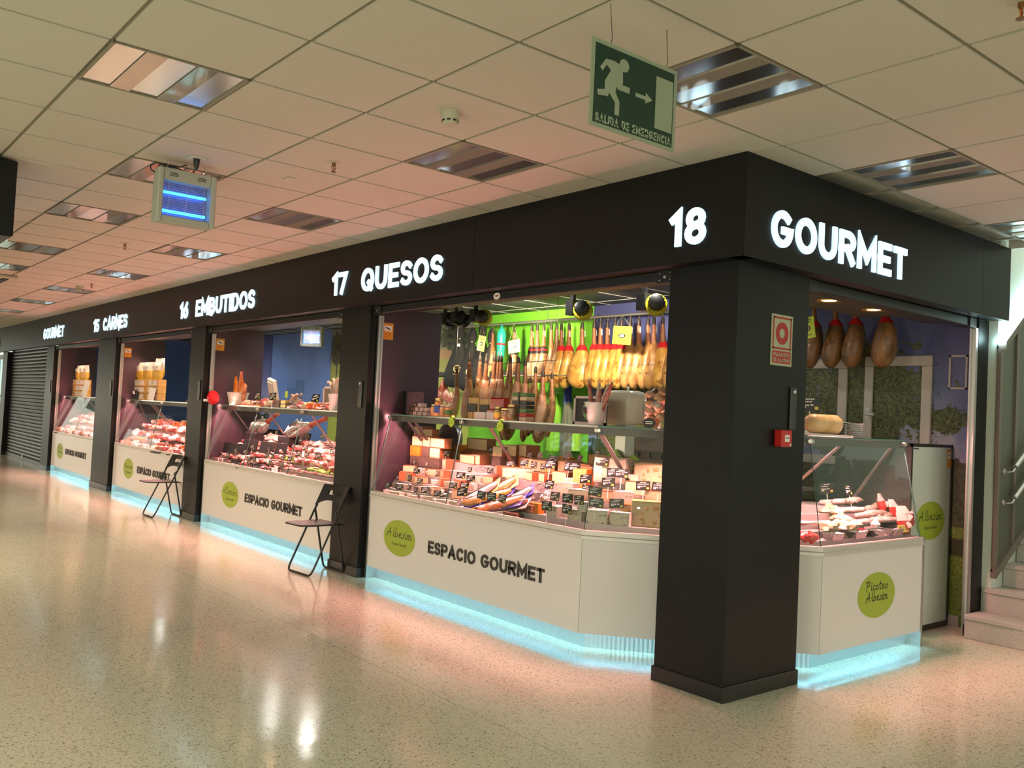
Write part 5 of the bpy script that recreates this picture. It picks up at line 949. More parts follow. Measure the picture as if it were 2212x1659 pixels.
# price cards on strings
CARDG = mat('card_pale_green', (.60, .72, .22), .5); CARDY = mat('card_lime', (.60, .72, .03), .5)
def card(u0, v0, u1, v1, y, m_, lab, tilt=.1, to=None):
    a = ony(u0, v0, y); b_ = ony(u1, v1, y); w_ = b_.x-a.x; h_ = a.z-b_.z; c_ = (a+b_)/2; R_ = Matrix.Rotation(tilt, 3, 'Y'); t_ = thing('price_card', lab, 'price card', tuple(c_), 'hanging price cards')
    MB().cbox(c_, (w_, .003, h_), R_).build('card', m_, t_); mb = MB()
    for k, (zz, ww) in enumerate(((.36, .6), (.26, .5), (-.34, .55))): mb.cbox(c_+R_ @ Vector((0, -.0025, h_*zz)), (w_*ww, .002, h_*.055), R_)
    mb.build('printing', mat('card_print', (.2, .25, .03), .5), t_); MB().prism([c_+R_ @ Vector((w_*.2*math.cos(a_*PI/10), -.002, -.02*h_+h_*.13*math.sin(a_*PI/10))) for a_ in range(20)], (0, -.001, 0)).build('price_bubble', INK, t_); mb = MB(); [mb.cbox(c_+R_ @ Vector((w_*x_, -.004, -.02*h_)), (w_*.05, .001, h_*.13), R_) for x_ in (-.09, .0, .08)]; mb.build('price_digits', PAPER, t_)
    for sx in (-.4, .4): q_ = c_+R_ @ Vector((w_*sx, 0, h_*.5)); MB().tube([q_, to if to is not None else barpt((u0+u1)/2)], .0015, 4).build('string', CARDG, t_)
card(1325, 706, 1363, 743, 2.55, CARDY, 'lime yellow price card hanging before the golden hams', .08); card(1033, 726, 1047, 758, 2.6, CARDG, 'narrow pale price card hanging over the black cloth bags', .18); card(1099, 735, 1122, 762, 2.6, CARDG, 'pale green price card hanging left of the dark hams', -.12)
# lower row: hoof-up cured legs in front of the wall bar
l0 = ony(925, 812, 2.9); l1 = ony(1235, 800, 2.9)
t_ = thing('hanging_bar', 'lower dark bar behind the pale hanging legs', 'bar', tuple((l0+l1)/2), 'ham hanging bars'); MB().cbox((l0+l1)/2, ((l1-l0).length, .02, .05)).build('rod', LOCK, t_)
for k in (.05, .95): p = l0.lerp(l1, k); MB().cbox((p.x, 3.1, p.z), (.03, .4, .02)).build('bracket', LOCK, t_)
m0 = ony(985, 792, 2.3); m1 = ony(1200, 778, 2.3)
t_ = thing('hanging_bar', 'front steel bar carrying the pale hoof up legs', 'bar', tuple((m0+m1)/2), 'ham hanging bars'); MB().tube([m0-Vector((.05, 0, 0)), m1+Vector((.02, 0, 0))], .004, 8).build('rod', LOCK, t_, smooth=True)
for k in (0, 1): p = m0.lerp(m1, k); MB().tube([p, (p.x, p.y, 2.82)], .0025, 6).build('drop_wire', LOCK, t_)
for i, (u, v, kind, s_) in enumerate([(990, 795, 'iber', .80), (1017, 768, 'iber', .95), (1040, 768, 'slim', .9), (1053, 772, 'iber', .9), (1071, 767, 'iber', .95), (1080, 768, 'slim', .92), (1086, 768, 'iber', .92), (1105, 770, 'slim', .92), (1122, 770, 'iber', .95), (1138, 776, 'iber', .92), (1160, 792, 'slim', .9), (1176, 800, 'iber', .9), (1150, 815, 'slim', .8), (1196, 805, 'slim', .85)]):
    p = ony(u, v, 2.32); hm = hang(kind, (p.x, m0.y, p.z), rnd.uniform(-.3, 1.0), ('pinkish' if kind == 'iber' else 'brown')+' hoof-up leg in the lower row, %s from the left' % ORD[i], 'cured legs in the lower row', s_); gap = (m0.z+(m1.z-m0.z)*(p.x-m0.x)/(m1.x-m0.x)-p.z)/s_
    if gap > .05: MB().tube([(0, 0, .04), (0, 0, gap)], .003, 5).build('hanging_cord', ROPE, hm)
# chorizo strings and small hanging meats at the far left of the lower bar, more hams low behind the counter
CHZ = mat('chorizo', (.35, .05, .03), .4, col2=(.5, .15, .08), scale=30, coat=.3); MEATC = mat('cured_cut', (.42, .10, .09), .4, col2=(.75, .6, .45), scale=14, lo=.45, hi=.6, coat=.3)
for i, (u, v, h, m_) in enumerate([(936, 822, .30, HAMD), (944, 830, .26, HAMB), (954, 828, .28, MEATC), (966, 838, .22, MEATC), (976, 845, .2, MEATC), (960, 818, .2, CHZ)]):
    p = ony(u, v, 2.86); t_ = thing('hanging_meat', 'small cured meat at the left end of the lower bar, %s along' % ORD[i], 'cured meat', (p.x, p.y, p.z-h), 'small hanging meats'); MB().lathe([(.0, -h), (.03, -h*.95), (.055, -h*.7), (.05, -h*.35), (.02, -h*.1), (.006, 0)], p, 12).build('meat', m_, t_, smooth='all'); MB().tube([p, (p.x, l0.y-.012, max(p.z+.03, l0.z+.02))], .003, 5).build('string', ROPE, t_)
tag(MB().lathe([(.045, 0), (.045, .03)], ony(943, 832, 2.80), 20, R=Matrix.Rotation(PI/2, 3, 'X')).build('orange_badge', mat('orange_badge', (.8, .22, .02), .5)), 'round orange badge hanging among the small meats at the left', 'badge')
for i, (u, v) in enumerate([(1105, 870), (1140, 880), (1172, 880), (1095, 880)]):
    p = ony(u, v-75, 2.62); p.z = 1.92; hang('slim' if i % 2 else 'brown', (p.x, p.y, p.z), rnd.uniform(.2, .9), 'cured ham seen low through the glass shelf, %s from the left' % ORD[i], 'hams low behind the counter', .9)
pa = ony(1090, 800, 2.62); pb_ = ony(1180, 800, 2.62); t_ = thing('hanging_bar', 'low steel bar behind the glass shelf holding hams', 'bar', (pa.x, 2.62, 1.96), 'ham hanging bars'); MB().tube([(pa.x-.2, 2.62, 1.955), (pb_.x+.2, 2.62, 1.955)], .01, 8).build('rod', STB, t_); [MB().tube([(x_, 2.62, 1.955), (x_, 3.3, 2.0)], .008, 6).build('bracket', STB, t_) for x_ in (pa.x-.15, pb_.x+.15)]
# right group by the side opening
for i, (u, rz) in enumerate([(1757, .5), (1803, .35), (1846, .3), (1911, -.35)]):
    p = ony(u, 690, 2.98); p.z = 2.66; hang('serrano', tuple(p), rz+.2, 'large brown ham high behind the side opening, %s from the left' % ORD[i], 'hams above the side counter', .79)
ra, rb = ony(1735, 690, 2.98), ony(1925, 690, 2.98); t_ = thing('hanging_bar', 'steel bar high behind the side opening', 'bar', ((ra.x+rb.x)/2, 2.98, 2.68), 'ham hanging bars'); MB().tube([(ra.x-.1, 2.98, 2.69), (min(rb.x+.05, -.64), 2.98, 2.69)], .012, 8).build('rod', STB, t_, smooth=True); [MB().tube([(x_, 2.98, 2.69), (x_, 2.98, 2.82)], .005, 6).build('drop_rod', STB, t_) for x_ in (ra.x, rb.x-.05)]
card(1731, 686, 1759, 731, 2.75, CARDY, 'lime price card hanging beside the corner pillar at the side opening', -.15, Vector((ra.x, 2.98, 2.69)))
# ================================================================== COLD CUTS, MEAT AND FAR STALL GOODS
RAW = mat('meat_red', (.55, .10, .09), .35, col2=(.72, .42, .36), scale=16, lo=.45, hi=.62, coat=.4); PALEM = mat('meat_pale', (.70, .42, .34), .4, col2=(.62, .28, .22), scale=18, coat=.3); ORM = mat('meat_marinated', (.72, .18, .03), .35, col2=(.5, .08, .02), scale=22, coat=.4); SALO = mat('salami_rind', (.30, .18, .14), .6, col2=(.42, .30, .25), scale=50); SALC = mat('salami_cut', (.45, .11, .09), .4, col2=(.75, .55, .48), scale=70, lo=.55, hi=.62); HAMC = mat('cooked_ham', (.75, .40, .36), .35, col2=(.8, .52, .46), scale=12, coat=.3); FOIL = mat('foil', (.85, .82, .82), .22, 1, bump=.9, bscale=26); BLKT = mat('black_tray', (.010, .010, .011), .4); LEAF = mat('garnish_green', (.18, .45, .03), .5, col2=(.3, .55, .06), scale=30); DKS = mat('dark_sausage', (.10, .03, .025), .4, coat=.3); YCH = mat('yellow_casing', (.75, .42, .08), .4)
def proto(name, cat, parts):
    t_ = thing(name, '', cat); t_['_w'] = [0, 0, 0]
    for nm, mb, m_, sm in parts: mb.build(nm, m_, t_, smooth=sm)
    return t_
def sausage_parts(m_, r=.018, L=.2, bend=.04, tie=True):
    pts = [Vector((-L/2+L*k/8, bend*math.sin(PI*k/8), r)) for k in range(9)]; rr = [r*.35]+[r]*7+[r*.35]
    out = [('casing', MB().tube(pts, rr, 10), m_, True)]
    if tie: out.append(('string', MB().tube([pts[-1], pts[-1]+Vector((.012, .004, .004)), pts[-1]+Vector((.02, -.004, -.006))], .002, 5), CORD, False))
    return out
def pile_parts(m_, seed, n=6, r=.055):
    r2 = random.Random(seed); mb = MB()
    for k in range(n):
        cx, cy = r2.uniform(-.035, .035), r2.uniform(-.02, .02); top = [Vector((cx+r*math.cos(a*PI/8)*(1+.15*math.sin(3*a+k)), cy+r*.75*math.sin(a*PI/8), .006+k*.010+.007*math.sin(a*PI/4+k))) for a in range(16)]
        mb.rings([top, [p+Vector((0, 0, .006)) for p in top]])
    return [('slices', mb, m_, False)]
def log_parts(cut, rind, r=.04, L=.12): R_ = Matrix.Rotation(PI/2, 3, 'X'); return [('rind', MB().lathe([(r*.9, .004), (r, .012), (r, L*.9), (r*.6, L)], (0, L, r), 18, R=Matrix.Rotation(PI/2, 3, 'X') @ Matrix.Identity(3)) if 0 else MB().rings([[Vector((q*math.cos(a*PI/9), y, r+q*math.sin(a*PI/9))) for a in range(18)] for y, q in ((0, r), (L*.9, r), (L, r*.7))]), rind, True), ('cut_face', MB().prism([(r*.93*math.cos(a*PI/9), -.0015, r+r*.93*math.sin(a*PI/9)) for a in range(18)], (0, .0015, 0)), cut, False)]
def chunk_parts(m_, seed, s_=.06): return [('meat', MB().blob((0, 0, s_*.55), (s_*1.2, s_*.8, s_*.55), seed, .35, 16, 10), m_, True)]
def tray_parts(m_, seed):
    r2 = random.Random(seed); mb = MB()
    for k in range(7): mb.blob((r2.uniform(-.07, .07), r2.uniform(-.035, .035), .03+r2.uniform(0, .02)), (.04, .026, .022), seed*9+k, .3, 10, 6)
    return [('tray', MB().box((-.12, -.06, 0), (.12, .06, .012)), BLKT, False), ('pieces', mb, m_, True)]
GP = {}
KINDS = {'red': ('meat_cut', 'meat', lambda: chunk_parts(RAW, 3), 'red meat cut'), 'pale': ('meat_cut', 'meat', lambda: chunk_parts(PALEM, 5, .055), 'pale meat cut'), 'cut': ('cured_cut', 'cured meat', lambda: chunk_parts(MEATC, 8, .06), 'marbled cured cut'), 'orange': ('marinated_meat', 'meat', lambda: chunk_parts(ORM, 11, .052), 'orange marinated piece'), 'ham': ('cooked_ham', 'ham', lambda: chunk_parts(HAMC, 14, .07), 'pink cooked ham'),
 'saus': ('sausage', 'sausage', lambda: sausage_parts(CHZ), 'red sausage with string'), 'dark': ('sausage', 'sausage', lambda: sausage_parts(DKS, .017, .19), 'dark sausage with string'), 'white': ('sausage', 'sausage', lambda: sausage_parts(FLOUR, .016, .22, .02), 'white dusted sausage'), 'pile': ('sliced_meat', 'sliced meat', lambda: pile_parts(HAMC, 2), 'pile of pink slices'), 'pile2': ('sliced_meat', 'sliced meat', lambda: pile_parts(MEATC, 4), 'pile of marbled slices'), 'tray': ('meat_tray', 'tray', lambda: tray_parts(RAW, 3), 'black tray of red pieces'), 'trayp': ('meat_tray', 'tray', lambda: tray_parts(PALEM, 5), 'black tray of pale pieces'),
 'slog': ('salami', 'salami', lambda: log_parts(SALC, SALO), 'salami log with its cut face forward'), 'olog': ('salami', 'salami', lambda: log_parts(CHZ, CHZ), 'orange red salami log'), 'blog': ('salami', 'salami', lambda: log_parts(DKS, DKS, .045), 'dark salami log'), 'ylog': ('salami', 'salami', lambda: log_parts(YCH, YCH, .05), 'yellow cased log')}
def place(kind, loc, rz, lab, grp, sc_=1.0):
    if kind not in GP:
        k = KINDS[kind]; GP[kind] = t_ = proto(k[0], k[1], k[2]()); t_.location = loc; t_.rotation_euler = (0, 0, rz); t_.scale = (sc_,)*3; t_['label'] = lab; t_['group'] = grp; return t_
    return dup(GP[kind], loc, (0, 0, rz), lab, grp, (sc_,)*3)
def deckS(u, v, r=.9, lift=0.0, omax=.78):
    d = ray(u, v); d = d/Vector((d.x, d.y)).length; t = 4
    while t < 25:
        p = CAM+d*t; o_ = p.y-.16
        if o_ > .07 and (p.z-lift <= zdeck(o_, r)+.001 or o_ > omax): return Vector((p.x, p.y, zdeck(o_, r)+lift))
        t += .005
def stall_rows(x0, x1, r, offsets, kinds, where, grp, dx=.15, skip=None, tagp=.25, sc_=1.0):
    for ri, off in enumerate(offsets):
        x = x0+.06+.05*(ri % 2); n_ = 0; tn = 0
        while x < x1-.07:
            if not (skip and skip(x, ri)):
                kd = kinds[ri % len(kinds)][rnd.randrange(len(kinds[ri % len(kinds)]))]; n_ += 1
                place(kd, (x, .16+off, zdeck(off, r)), rnd.uniform(-.6, .9), '%s, %s from left in row %s of the %s' % (KINDS[kd][3], ORD[n_-1], ('one', 'two', 'three', 'four', 'five', 'six', 'seven')[ri], where), grp, sc_*rnd.uniform(.85, 1.2))
                if rnd.random() < tagp: tn += 1; put_tag((x+.05, .16+off-.02, zdeck(off, r)+.06), 'price tag in row %s of the %s, %s from the left' % (('one', 'two', 'three', 'four', 'five', 'six', 'seven')[ri], where, ORD[tn-1]), 'price tags of the '+where, 1.0)
            x += dx*rnd.uniform(.8, 1.2)*(1.25 if ri > 3 else 1)
stall_rows(-7.95, -4.68, .9, [.10, .19, .28, .37, .46, .58, .70], [['saus', 'white', 'tray', 'pale'], ['saus', 'tray', 'trayp', 'pile', 'white'], ['cut', 'saus', 'pile2', 'dark', 'tray'], ['ham', 'cut', 'red', 'pile', 'saus'], ['cut', 'ham', 'tray', 'saus'], ['pile', 'red', 'cut', 'ham'], ['saus', 'ham', 'pile', 'cut']], 'cold cuts counter', 'goods in the cold cuts counter', .15, lambda x, ri: (x > -5.75 and ri < 2) or (x > -5.35 and ri in (2, 3)), .30)
stall_rows(-11.82, -8.67, 1, [.10, .19, .30, .42, .55, .68], [['red', 'orange', 'tray', 'pale'], ['orange', 'red', 'saus', 'orange'], ['red', 'tray', 'orange', 'ham'], ['red', 'ham', 'cut'], ['orange', 'red', 'cut'], ['red', 'ham', 'pale']], 'meat counter', 'goods in the meat counter', .21, None, .12, 1.35)
stall_rows(-15.95, -13.0, 1, [.10, .22, .35, .48, .64], [['pale', 'trayp', 'pale', 'red'], ['trayp', 'pale', 'red', 'tray'], ['cut', 'red', 'dark', 'pale'], ['pale', 'cut', 'red'], ['pale', 'red', 'white']], 'farthest counter', 'goods in the farthest counter', .25, None, .08, 1.5)
for i in range(5): # salami logs and casings at the right front
    for j, (kd, off) in enumerate((('slog', .29), ('slog', .37))):
        if i > 2 and j: continue
        place(kd, (-5.28+.105*i+.04*j, .16+off, zdeck(off, .9)), rnd.uniform(-.1, .25), 'salami log with cut face, %s in the %s short row beside the pillar' % (ORD[i], ('front', 'rear')[j]), 'salami logs', 1.25)
for i, (kd, lb) in enumerate((('slog', 'brown salami log low at the glass beside the pillar'), ('olog', 'orange red salami log low at the glass beside the pillar'), ('blog', 'black salami log low at the glass beside the pillar'), ('ylog', 'yellow cased log low at the glass beside the pillar'))):
    place(kd, (-5.22+.13*i, .16+.20, zdeck(.2, .9)), .15, lb, 'logs at the glass', 1.2)
for i in range(7):
    p = deckS(600+19*i, 1004+5.2*i, .9, .01); t_ = thing('meat_pack', 'flat sliced meat pack on green garnish, %s from the left at the glass' % ORD[i], 'meat pack', tuple(p), 'packs on green garnish'); MB().cbox((p.x, p.y+.03, p.z+.012), (.19, .10, .02), Euler((.1, 0, .3))).build('slices', MEATC if i % 2 else HAMC, t_, bev=.005); MB().cbox((p.x, p.y+.03, p.z+.0245), (.185, .095, .004), Euler((.1, 0, .3))).build('film', FILM, t_)
    tag(MB().blob((p.x+.05, p.y+.07, p.z+.02), (.11, .04, .03), i, .6, 14, 8).build('garnish_leaf', LEAF), 'frilly green garnish behind the meat packs, %s from the left' % ORD[i], 'garnish', 'green garnish')
for i in range(15): put_tag((-7.9+.118*i, .16+.052, DZ0+.0), 'small price tag in the front rail row of cold cuts, %s from left' % ORD[i], 'front row price tags', .8, .1)
for i, (u0, u1, v) in enumerate([(478, 492, 912), (497, 553, 915), (565, 600, 930), (582, 618, 925), (484, 527, 975), (525, 553, 965), (562, 590, 968), (595, 617, 972), (650, 668, 945), (455, 470, 945)]):
    p = deckS((u0+u1)/2, v+16); w_ = max(.12, abs(ony(u1, v, p.y).x-ony(u0, v, p.y).x)*.9); t_ = tag(MB().cbox((p.x, p.y, p.z+.07), (w_, .012, .14), Euler((-.2, 0, .1))).build('divider', BLKT, bev=.002), 'black plastic divider between the cold cuts, %s of its kind' % ORD[i], 'divider', 'black dividers')
for i, (a, b_, c_, lab) in enumerate([((484, 928), (510, 905), (530, 888), 'foil wrapped ham with a bare red shank, at the left of the cold cuts'), ((622, 945), (672, 918), (705, 904), 'foil wrapped ham with a bare red shank, at the right of the cold cuts')]):
    A = deckS(*a, .9, .12); Bp = ony(b_[0], b_[1], A.y+.06); Cp = ony(c_[0], c_[1], A.y+.10); sh = Vector((max(0, -7.70-A.x), 0, 0)); A = A+sh; Bp = Bp+sh; Cp = Cp+sh; d = (Bp-A); t_ = thing('foil_ham', lab, 'ham', tuple(A), 'foil wrapped hams'); s_ = d.cross(Vector((0, 0, 1))).normalized(); up = s_.cross(d.normalized()); rs = []
    r2 = random.Random(i)
    for k, q in ((-.05, .03), (.08, .085), (.3, .11), (.55, .10), (.8, .07), (1.0, .04)): rs.append([A+d*k+(s_*math.cos(a_*PI/9)+up*.85*math.sin(a_*PI/9))*q*r2.uniform(.82, 1.18) for a_ in range(18)])
    MB().rings(rs).build('foil', FOIL, t_); MB().tube([Bp.lerp(A, .12), Bp, Bp.lerp(Cp, .6), Cp], [.036, .03, .024, .028], 12).build('shank', mat('shank_red', (.45, .05, .04), .4, col2=(.6, .2, .12), scale=20), t_, smooth=True)
    MB().tube([A+Vector((.14, .03, -.12)), A+Vector((.14, .03, .12))], .012, 8).build('stand', BLKT, t_); mb = MB(); mb.tube([A+Vector((.14, .03, .15))+Vector((.022*math.cos(k*PI/8), 0, .022*math.sin(k*PI/8)+.01)) for k in range(16)], .004, 6, closed=True); mb.tube([A+Vector((.14, .03, .05)), A+Vector((.14, .03, .14))], .004, 6); mb.build('ring_screw', ALU, t_)
    tag(MB().cbox((A.x, A.y, A.z-.07), (.30, .12, .10)).build('ham_rest', BLKT, bev=.01), 'black rest under the %s foil wrapped ham' % ('left', 'right')[i], 'rest', 'ham rests')
# --- shelf goods of the cold cuts stall
def S16(u, y=.45): return Vector((ony(u, 870, y).x, y, ZS))
WEAVE = mat('woven_white', (.70, .62, .56), .6, bump=.8, bscale=45); PACKO = mat('pack_orange', (.80, .28, .03), .35, col2=(.55, .10, .02), scale=10); PACKR = mat('pack_red', (.55, .06, .04), .35, col2=(.75, .35, .2), scale=12)
pk = Vector((-7.78, .44, ZS)); bucket(pk, .10, .13, .15, 'white woven basket of snack packs at the left of the shelf', 'woven_basket', WEAVE)
for i, (dx, h, tl, m_, lb) in enumerate([(-.06, .34, -.15, PACKO, 'orange'), (0, .40, .05, PACKR, 'red'), (.05, .30, .2, PACKO, 'short orange'), (.08, .26, .35, PACKR, 'short red')]):
    p = pk+Vector((dx, .02*(i % 2), .02)); R_ = Matrix.Rotation(tl, 3, 'Y'); t_ = thing('snack_bag', '%s snack bag standing in the woven basket' % lb, 'snack bag', tuple(p), 'snack bags in the basket'); MB().rings([[p+R_ @ Vector((wx*.05*math.copysign(1, 1)*math.cos(a*PI/6), .022*q*math.sin(a*PI/6), z*h)) for a in range(12)] for z, wx, q in ((0, .9, .6), (.3, 1, 1.2), (.7, 1, 1), (.92, 1, .3), (1, 1, .08))]).build('bag', m_, t_, smooth=True)
FOAM = mat('foam_white', (.80, .72, .70), .6)
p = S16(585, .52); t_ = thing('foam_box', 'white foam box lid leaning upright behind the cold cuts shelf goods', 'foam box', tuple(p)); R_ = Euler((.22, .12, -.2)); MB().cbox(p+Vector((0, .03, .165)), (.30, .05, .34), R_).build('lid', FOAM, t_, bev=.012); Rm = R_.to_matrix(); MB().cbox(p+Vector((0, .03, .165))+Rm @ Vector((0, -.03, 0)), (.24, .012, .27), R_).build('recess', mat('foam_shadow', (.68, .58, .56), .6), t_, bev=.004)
for i, (u, v, kd, sc_) in enumerate([(533, 0, 'pale', 1), (548, 0, 'cut', .9), (577, 0, 'cut', 1.4), (563, 0, 'pile2', 1.1), (655, 0, 'cut', 1.1), (672, 0, 'orange', 1.2), (690, 0, 'orange', 1.1), (703, 0, 'pile', 1.2), (640, 0, 'white', 1.0), (715, 0, 'cut', 1.0)]):
    q = S16(u, .42); place(kd, tuple(q), rnd.uniform(-.4, .6), '%s on the cold cuts stall shelf, %s from the left' % (KINDS[kd][3], ORD[i]), 'goods on the cold cuts shelf', sc_)
tag(MB().box((S16(530).x, .36, ZS), (S16(575).x, .40, ZS+.02)).build('snack_tray', PACKO, bev=.004), 'flat orange tray at the shelf edge left of the tins', 'tray'); 
for i, (u, z) in enumerate(((602, 0), (614, 0), (602, .045), (614, .045))): q = S16(u, .40); tag(MB().box((q.x-.055, .38, ZS+z), (q.x+.055, .46, ZS+z+.042)).build('pate_tin', (TIN, GOLDL)[i % 2], bev=.006), '%s pate tin stacked on the cold cuts shelf, %s' % (('dark', 'golden')[i % 2], ('lower', 'upper')[i//2]), 'tin', 'pate tins')
for i, u in enumerate((552, 585, 675)): put_tag((S16(u, .36).x, .37, ZS+.02), 'larger black price tag on the cold cuts shelf, %s from the left' % ORD[i], 'shelf price tags', 1.7, .1)
q = S16(637, .45); t_ = thing('acrylic_bin', 'clear upright bin of small pink sausages on the cold cuts shelf', 'bin', tuple(q)); mb = MB(); mb.box((q.x-.10, .40, ZS), (q.x+.10, .404, ZS+.22)); mb.box((q.x-.10, .50, ZS), (q.x+.10, .504, ZS+.32)); mb.box((q.x-.10, .40, ZS), (q.x-.096, .5, ZS+.27)); mb.box((q.x+.096, .40, ZS), (q.x+.10, .5, ZS+.27)); mb.build('walls', GLASS, t_)
mb = MB(); r2 = random.Random(6); [mb.blob((q.x+r2.uniform(-.08, .08), .45+r2.uniform(-.035, .035), ZS+.02+.0035*k), (.024, .014, .013), k, .2, 8, 5) for k in range(40)]; mb.build('small_sausages', HAMC, t_, smooth=True)['kind'] = 'stuff'; MB().cbox((q.x-.11, .395, ZS+.15), (.06, .003, .07)).build('yellow_card', STAR, t_)
q = S16(710, .55); t_ = thing('picture_frame', 'white arched frame standing at the right of the cold cuts shelf', 'picture', tuple(q)); MB().box((q.x-.11, .55, ZS), (q.x+.11, .56, ZS+.23)).build('picture', mat('dim_print', (.12, .18, .22), .5, col2=(.3, .2, .08), scale=5), t_); mb = MB(); [mb.box(a, b_) for a, b_ in (((q.x-.12, .54, ZS), (q.x-.1, .562, ZS+.25)), ((q.x+.1, .54, ZS), (q.x+.12, .562, ZS+.25)), ((q.x-.12, .54, ZS+.23), (q.x+.12, .562, ZS+.25)))]; mb.build('frame', PK, t_)
q = S16(724, .42); t_ = thing('sausage_vase', 'pale upright bunch of white sausages at the right end of the shelf', 'sausages', tuple(q)); MB().lathe([(.05, 0), (.05, .01), (.075, .17), (.07, .17), (.045, .012), (0, .012)], q, 18).build('vase', PORC, t_, smooth=True)
for k, (dx, dz) in enumerate(((-.17, .30), (-.06, .33), (.03, .34), (.0, .3))): MB().tube([q+Vector((dx*.1, 0, .03)), q+Vector((dx*.35, 0, .18)), q+Vector((dx*.7, 0, dz*.92)), q+Vector((dx, 0, dz*.97)), q+Vector((dx*1.12, 0, dz*.9))], [.015, .017, .017, .015, .005], 9).build('sausage', FLOUR, t_, smooth=True)
t_ = thing('ticket_dispenser', 'round red ticket dispenser on the left edge of the cold cuts opening', 'ticket dispenser', (-8.0, .2, 1.44)); R_ = Matrix.Rotation(PI/2, 3, 'Y'); mb = MB().rings([[Vector((-8.03+dx, .21+r*.9*math.cos(a*PI/14), 1.535+r*1.1*math.sin(a*PI/14))) for a in range(28)] for dx, r in ((0, .07), (.012, .08), (.05, .08), (.066, .07), (.07, .02))]); mb.build('shell', mat('dispenser_red', (.75, .012, .02), .25, coat=.5), t_, smooth=True); MB().box((-8.02, .10, 1.485), (-7.985, .15, 1.515)).build('ticket', PAPER, t_); MB().box((-8.04, .19, 1.50), (-8.028, .23, 1.56)).build('bracket', BLACKM, t_)
kp = CAM+ray(677, 727)*14.6; killer('lit insect killer with blue tubes inside the cold cuts stall', (kp.x, kp.y, kp.z-.17), .75, False)
mb = MB(); mb.box((kp.x-.02, kp.y-.02, kp.z+.15), (kp.x+.02, kp.y+.02, 2.82)); tag(mb.build('hanger_rod', BLACKM), 'thin rod holding the insect killer inside the cold cuts stall', 'rod')
# --- snack displays on the two far shelves
BAGP = mat('bag_clear_pink', (.80, .62, .58), .25, col2=(.9, .8, .76), scale=8, bump=.5, bscale=20); BAGY = mat('bag_yellow', (.85, .42, .03), .35, col2=(.80, .55, .08), scale=14); BOXO = mat('box_ochre', (.70, .42, .10), .5, col2=(.55, .3, .1), scale=6); LABW = mat('label_white', (.80, .74, .66), .5)
def snackbag(p, w, h, lab, grp):
    t_ = thing('snack_bag', lab, 'snack bag', tuple(p), grp); sec = lambda z, wx, th: [p+Vector((w/2*wx*math.cos(a*PI/8), th*math.sin(a*PI/8), z)) for a in range(16)]
    MB().rings([sec(0, .9, .02), sec(h*.2, 1, .05), sec(h*.5, 1, .045)]).build('contents', BAGY, t_, smooth=True); MB().rings([sec(h*.5, 1, .045), sec(h*.7, 1, .035), sec(h*.95, 1.02, .008), sec(h, 1.03, .004)]).build('wrapper', BAGP, t_, smooth=True); MB().cbox(p+Vector((0, -.045, h*.68)), (w*.6, .004, h*.2)).build('paper_label', LABW, t_)
def snackbox(p, w, h, lab, grp):
    t_ = thing('snack_box', lab, 'box', tuple(p), grp); MB().box(p+Vector((-w/2, 0, 0)), p+Vector((w/2, .12, h))).build('carton', BOXO, t_, bev=.004); MB().box(p+Vector((-w*.3, -.003, h*.15)), p+Vector((w*.42, 0, h*.85))).build('paper_label', LABW, t_); mb = MB(); [mb.box(p+Vector((-w*.02+.03*k, -.004, h*.45)), p+Vector((-w*.02+.03*k+.02, -.003, h*.62))) for k in range(2)]; mb.build('printing', INK, t_)
for u0, u1, z0, nm, uu in ((277, 349, 0, 'meat', (283, 300, 330)), (131, 193, 0, 'farthest', (137, 152, 172))):
    xs = [max(-15.85, ony(u, 850, .42).x) for u in ((280, 313, 340) if nm == 'meat' else (134, 157, 181))]
    for r_ in range(3):
        for c_ in range(2):
            w = xs[c_+1]-xs[c_]-.02; snackbox(Vector(((xs[c_]+xs[c_+1])/2+.02*((r_*2+c_) % 2), .42, ZS+.107*r_)), w, .105, 'ochre snack box on the %s stall shelf, %s layer, %s stack' % (nm, ('bottom', 'middle', 'top')[r_], ('left', 'right')[c_]), 'snack boxes of the %s stall' % nm)
    for c_ in range(3): w = (xs[2]-xs[0])/3; snackbag(Vector((xs[0]+w*(c_+.5), .48, ZS+.322)), w*.98, .27, 'clear topped yellow snack bag on the %s stall boxes, %s' % (nm, ('left', 'middle', 'right')[c_]), 'snack bags of the %s stall' % nm)
    if nm == 'meat': snackbag(Vector((xs[0]+(xs[2]-xs[0])*.62, .60, ZS+.36)), .42, .30, 'snack bag standing highest behind the others at the meat stall', 'snack bags of the meat stall')
for u, w_, h_, lab in ((330, .26, .19, 'white paper sheet propped on the meat stall shelf'), (186, .34, .30, 'white paper sheet propped on the farthest stall shelf')):
    x = ony(u, 850, .40).x; t_ = tag(MB().cbox((x, .385, ZS+h_/2), (w_, .004, h_), Euler((-.15, .12, 0))).build('paper_sheet', PAPER), lab, 'paper')
x = ony(386, 855, .6).x; t_ = thing('weighing_scale', 'steel weighing scale with a flat tray at the right of the meat stall shelf', 'scale', (x, .6, 1.05)); MB().box((x-.2, .9, 1.045), (x+.2, 1.15, 1.40)).build('body', LOCK, t_, bev=.01); MB().box((x-.32, .82, 1.42), (x+.32, 1.15, 1.50)).build('tray', STEEL, t_, bev=.01); MB().box((x-.06, .95, 1.38), (x+.06, 1.05, 1.44)).build('stem', STEEL, t_)
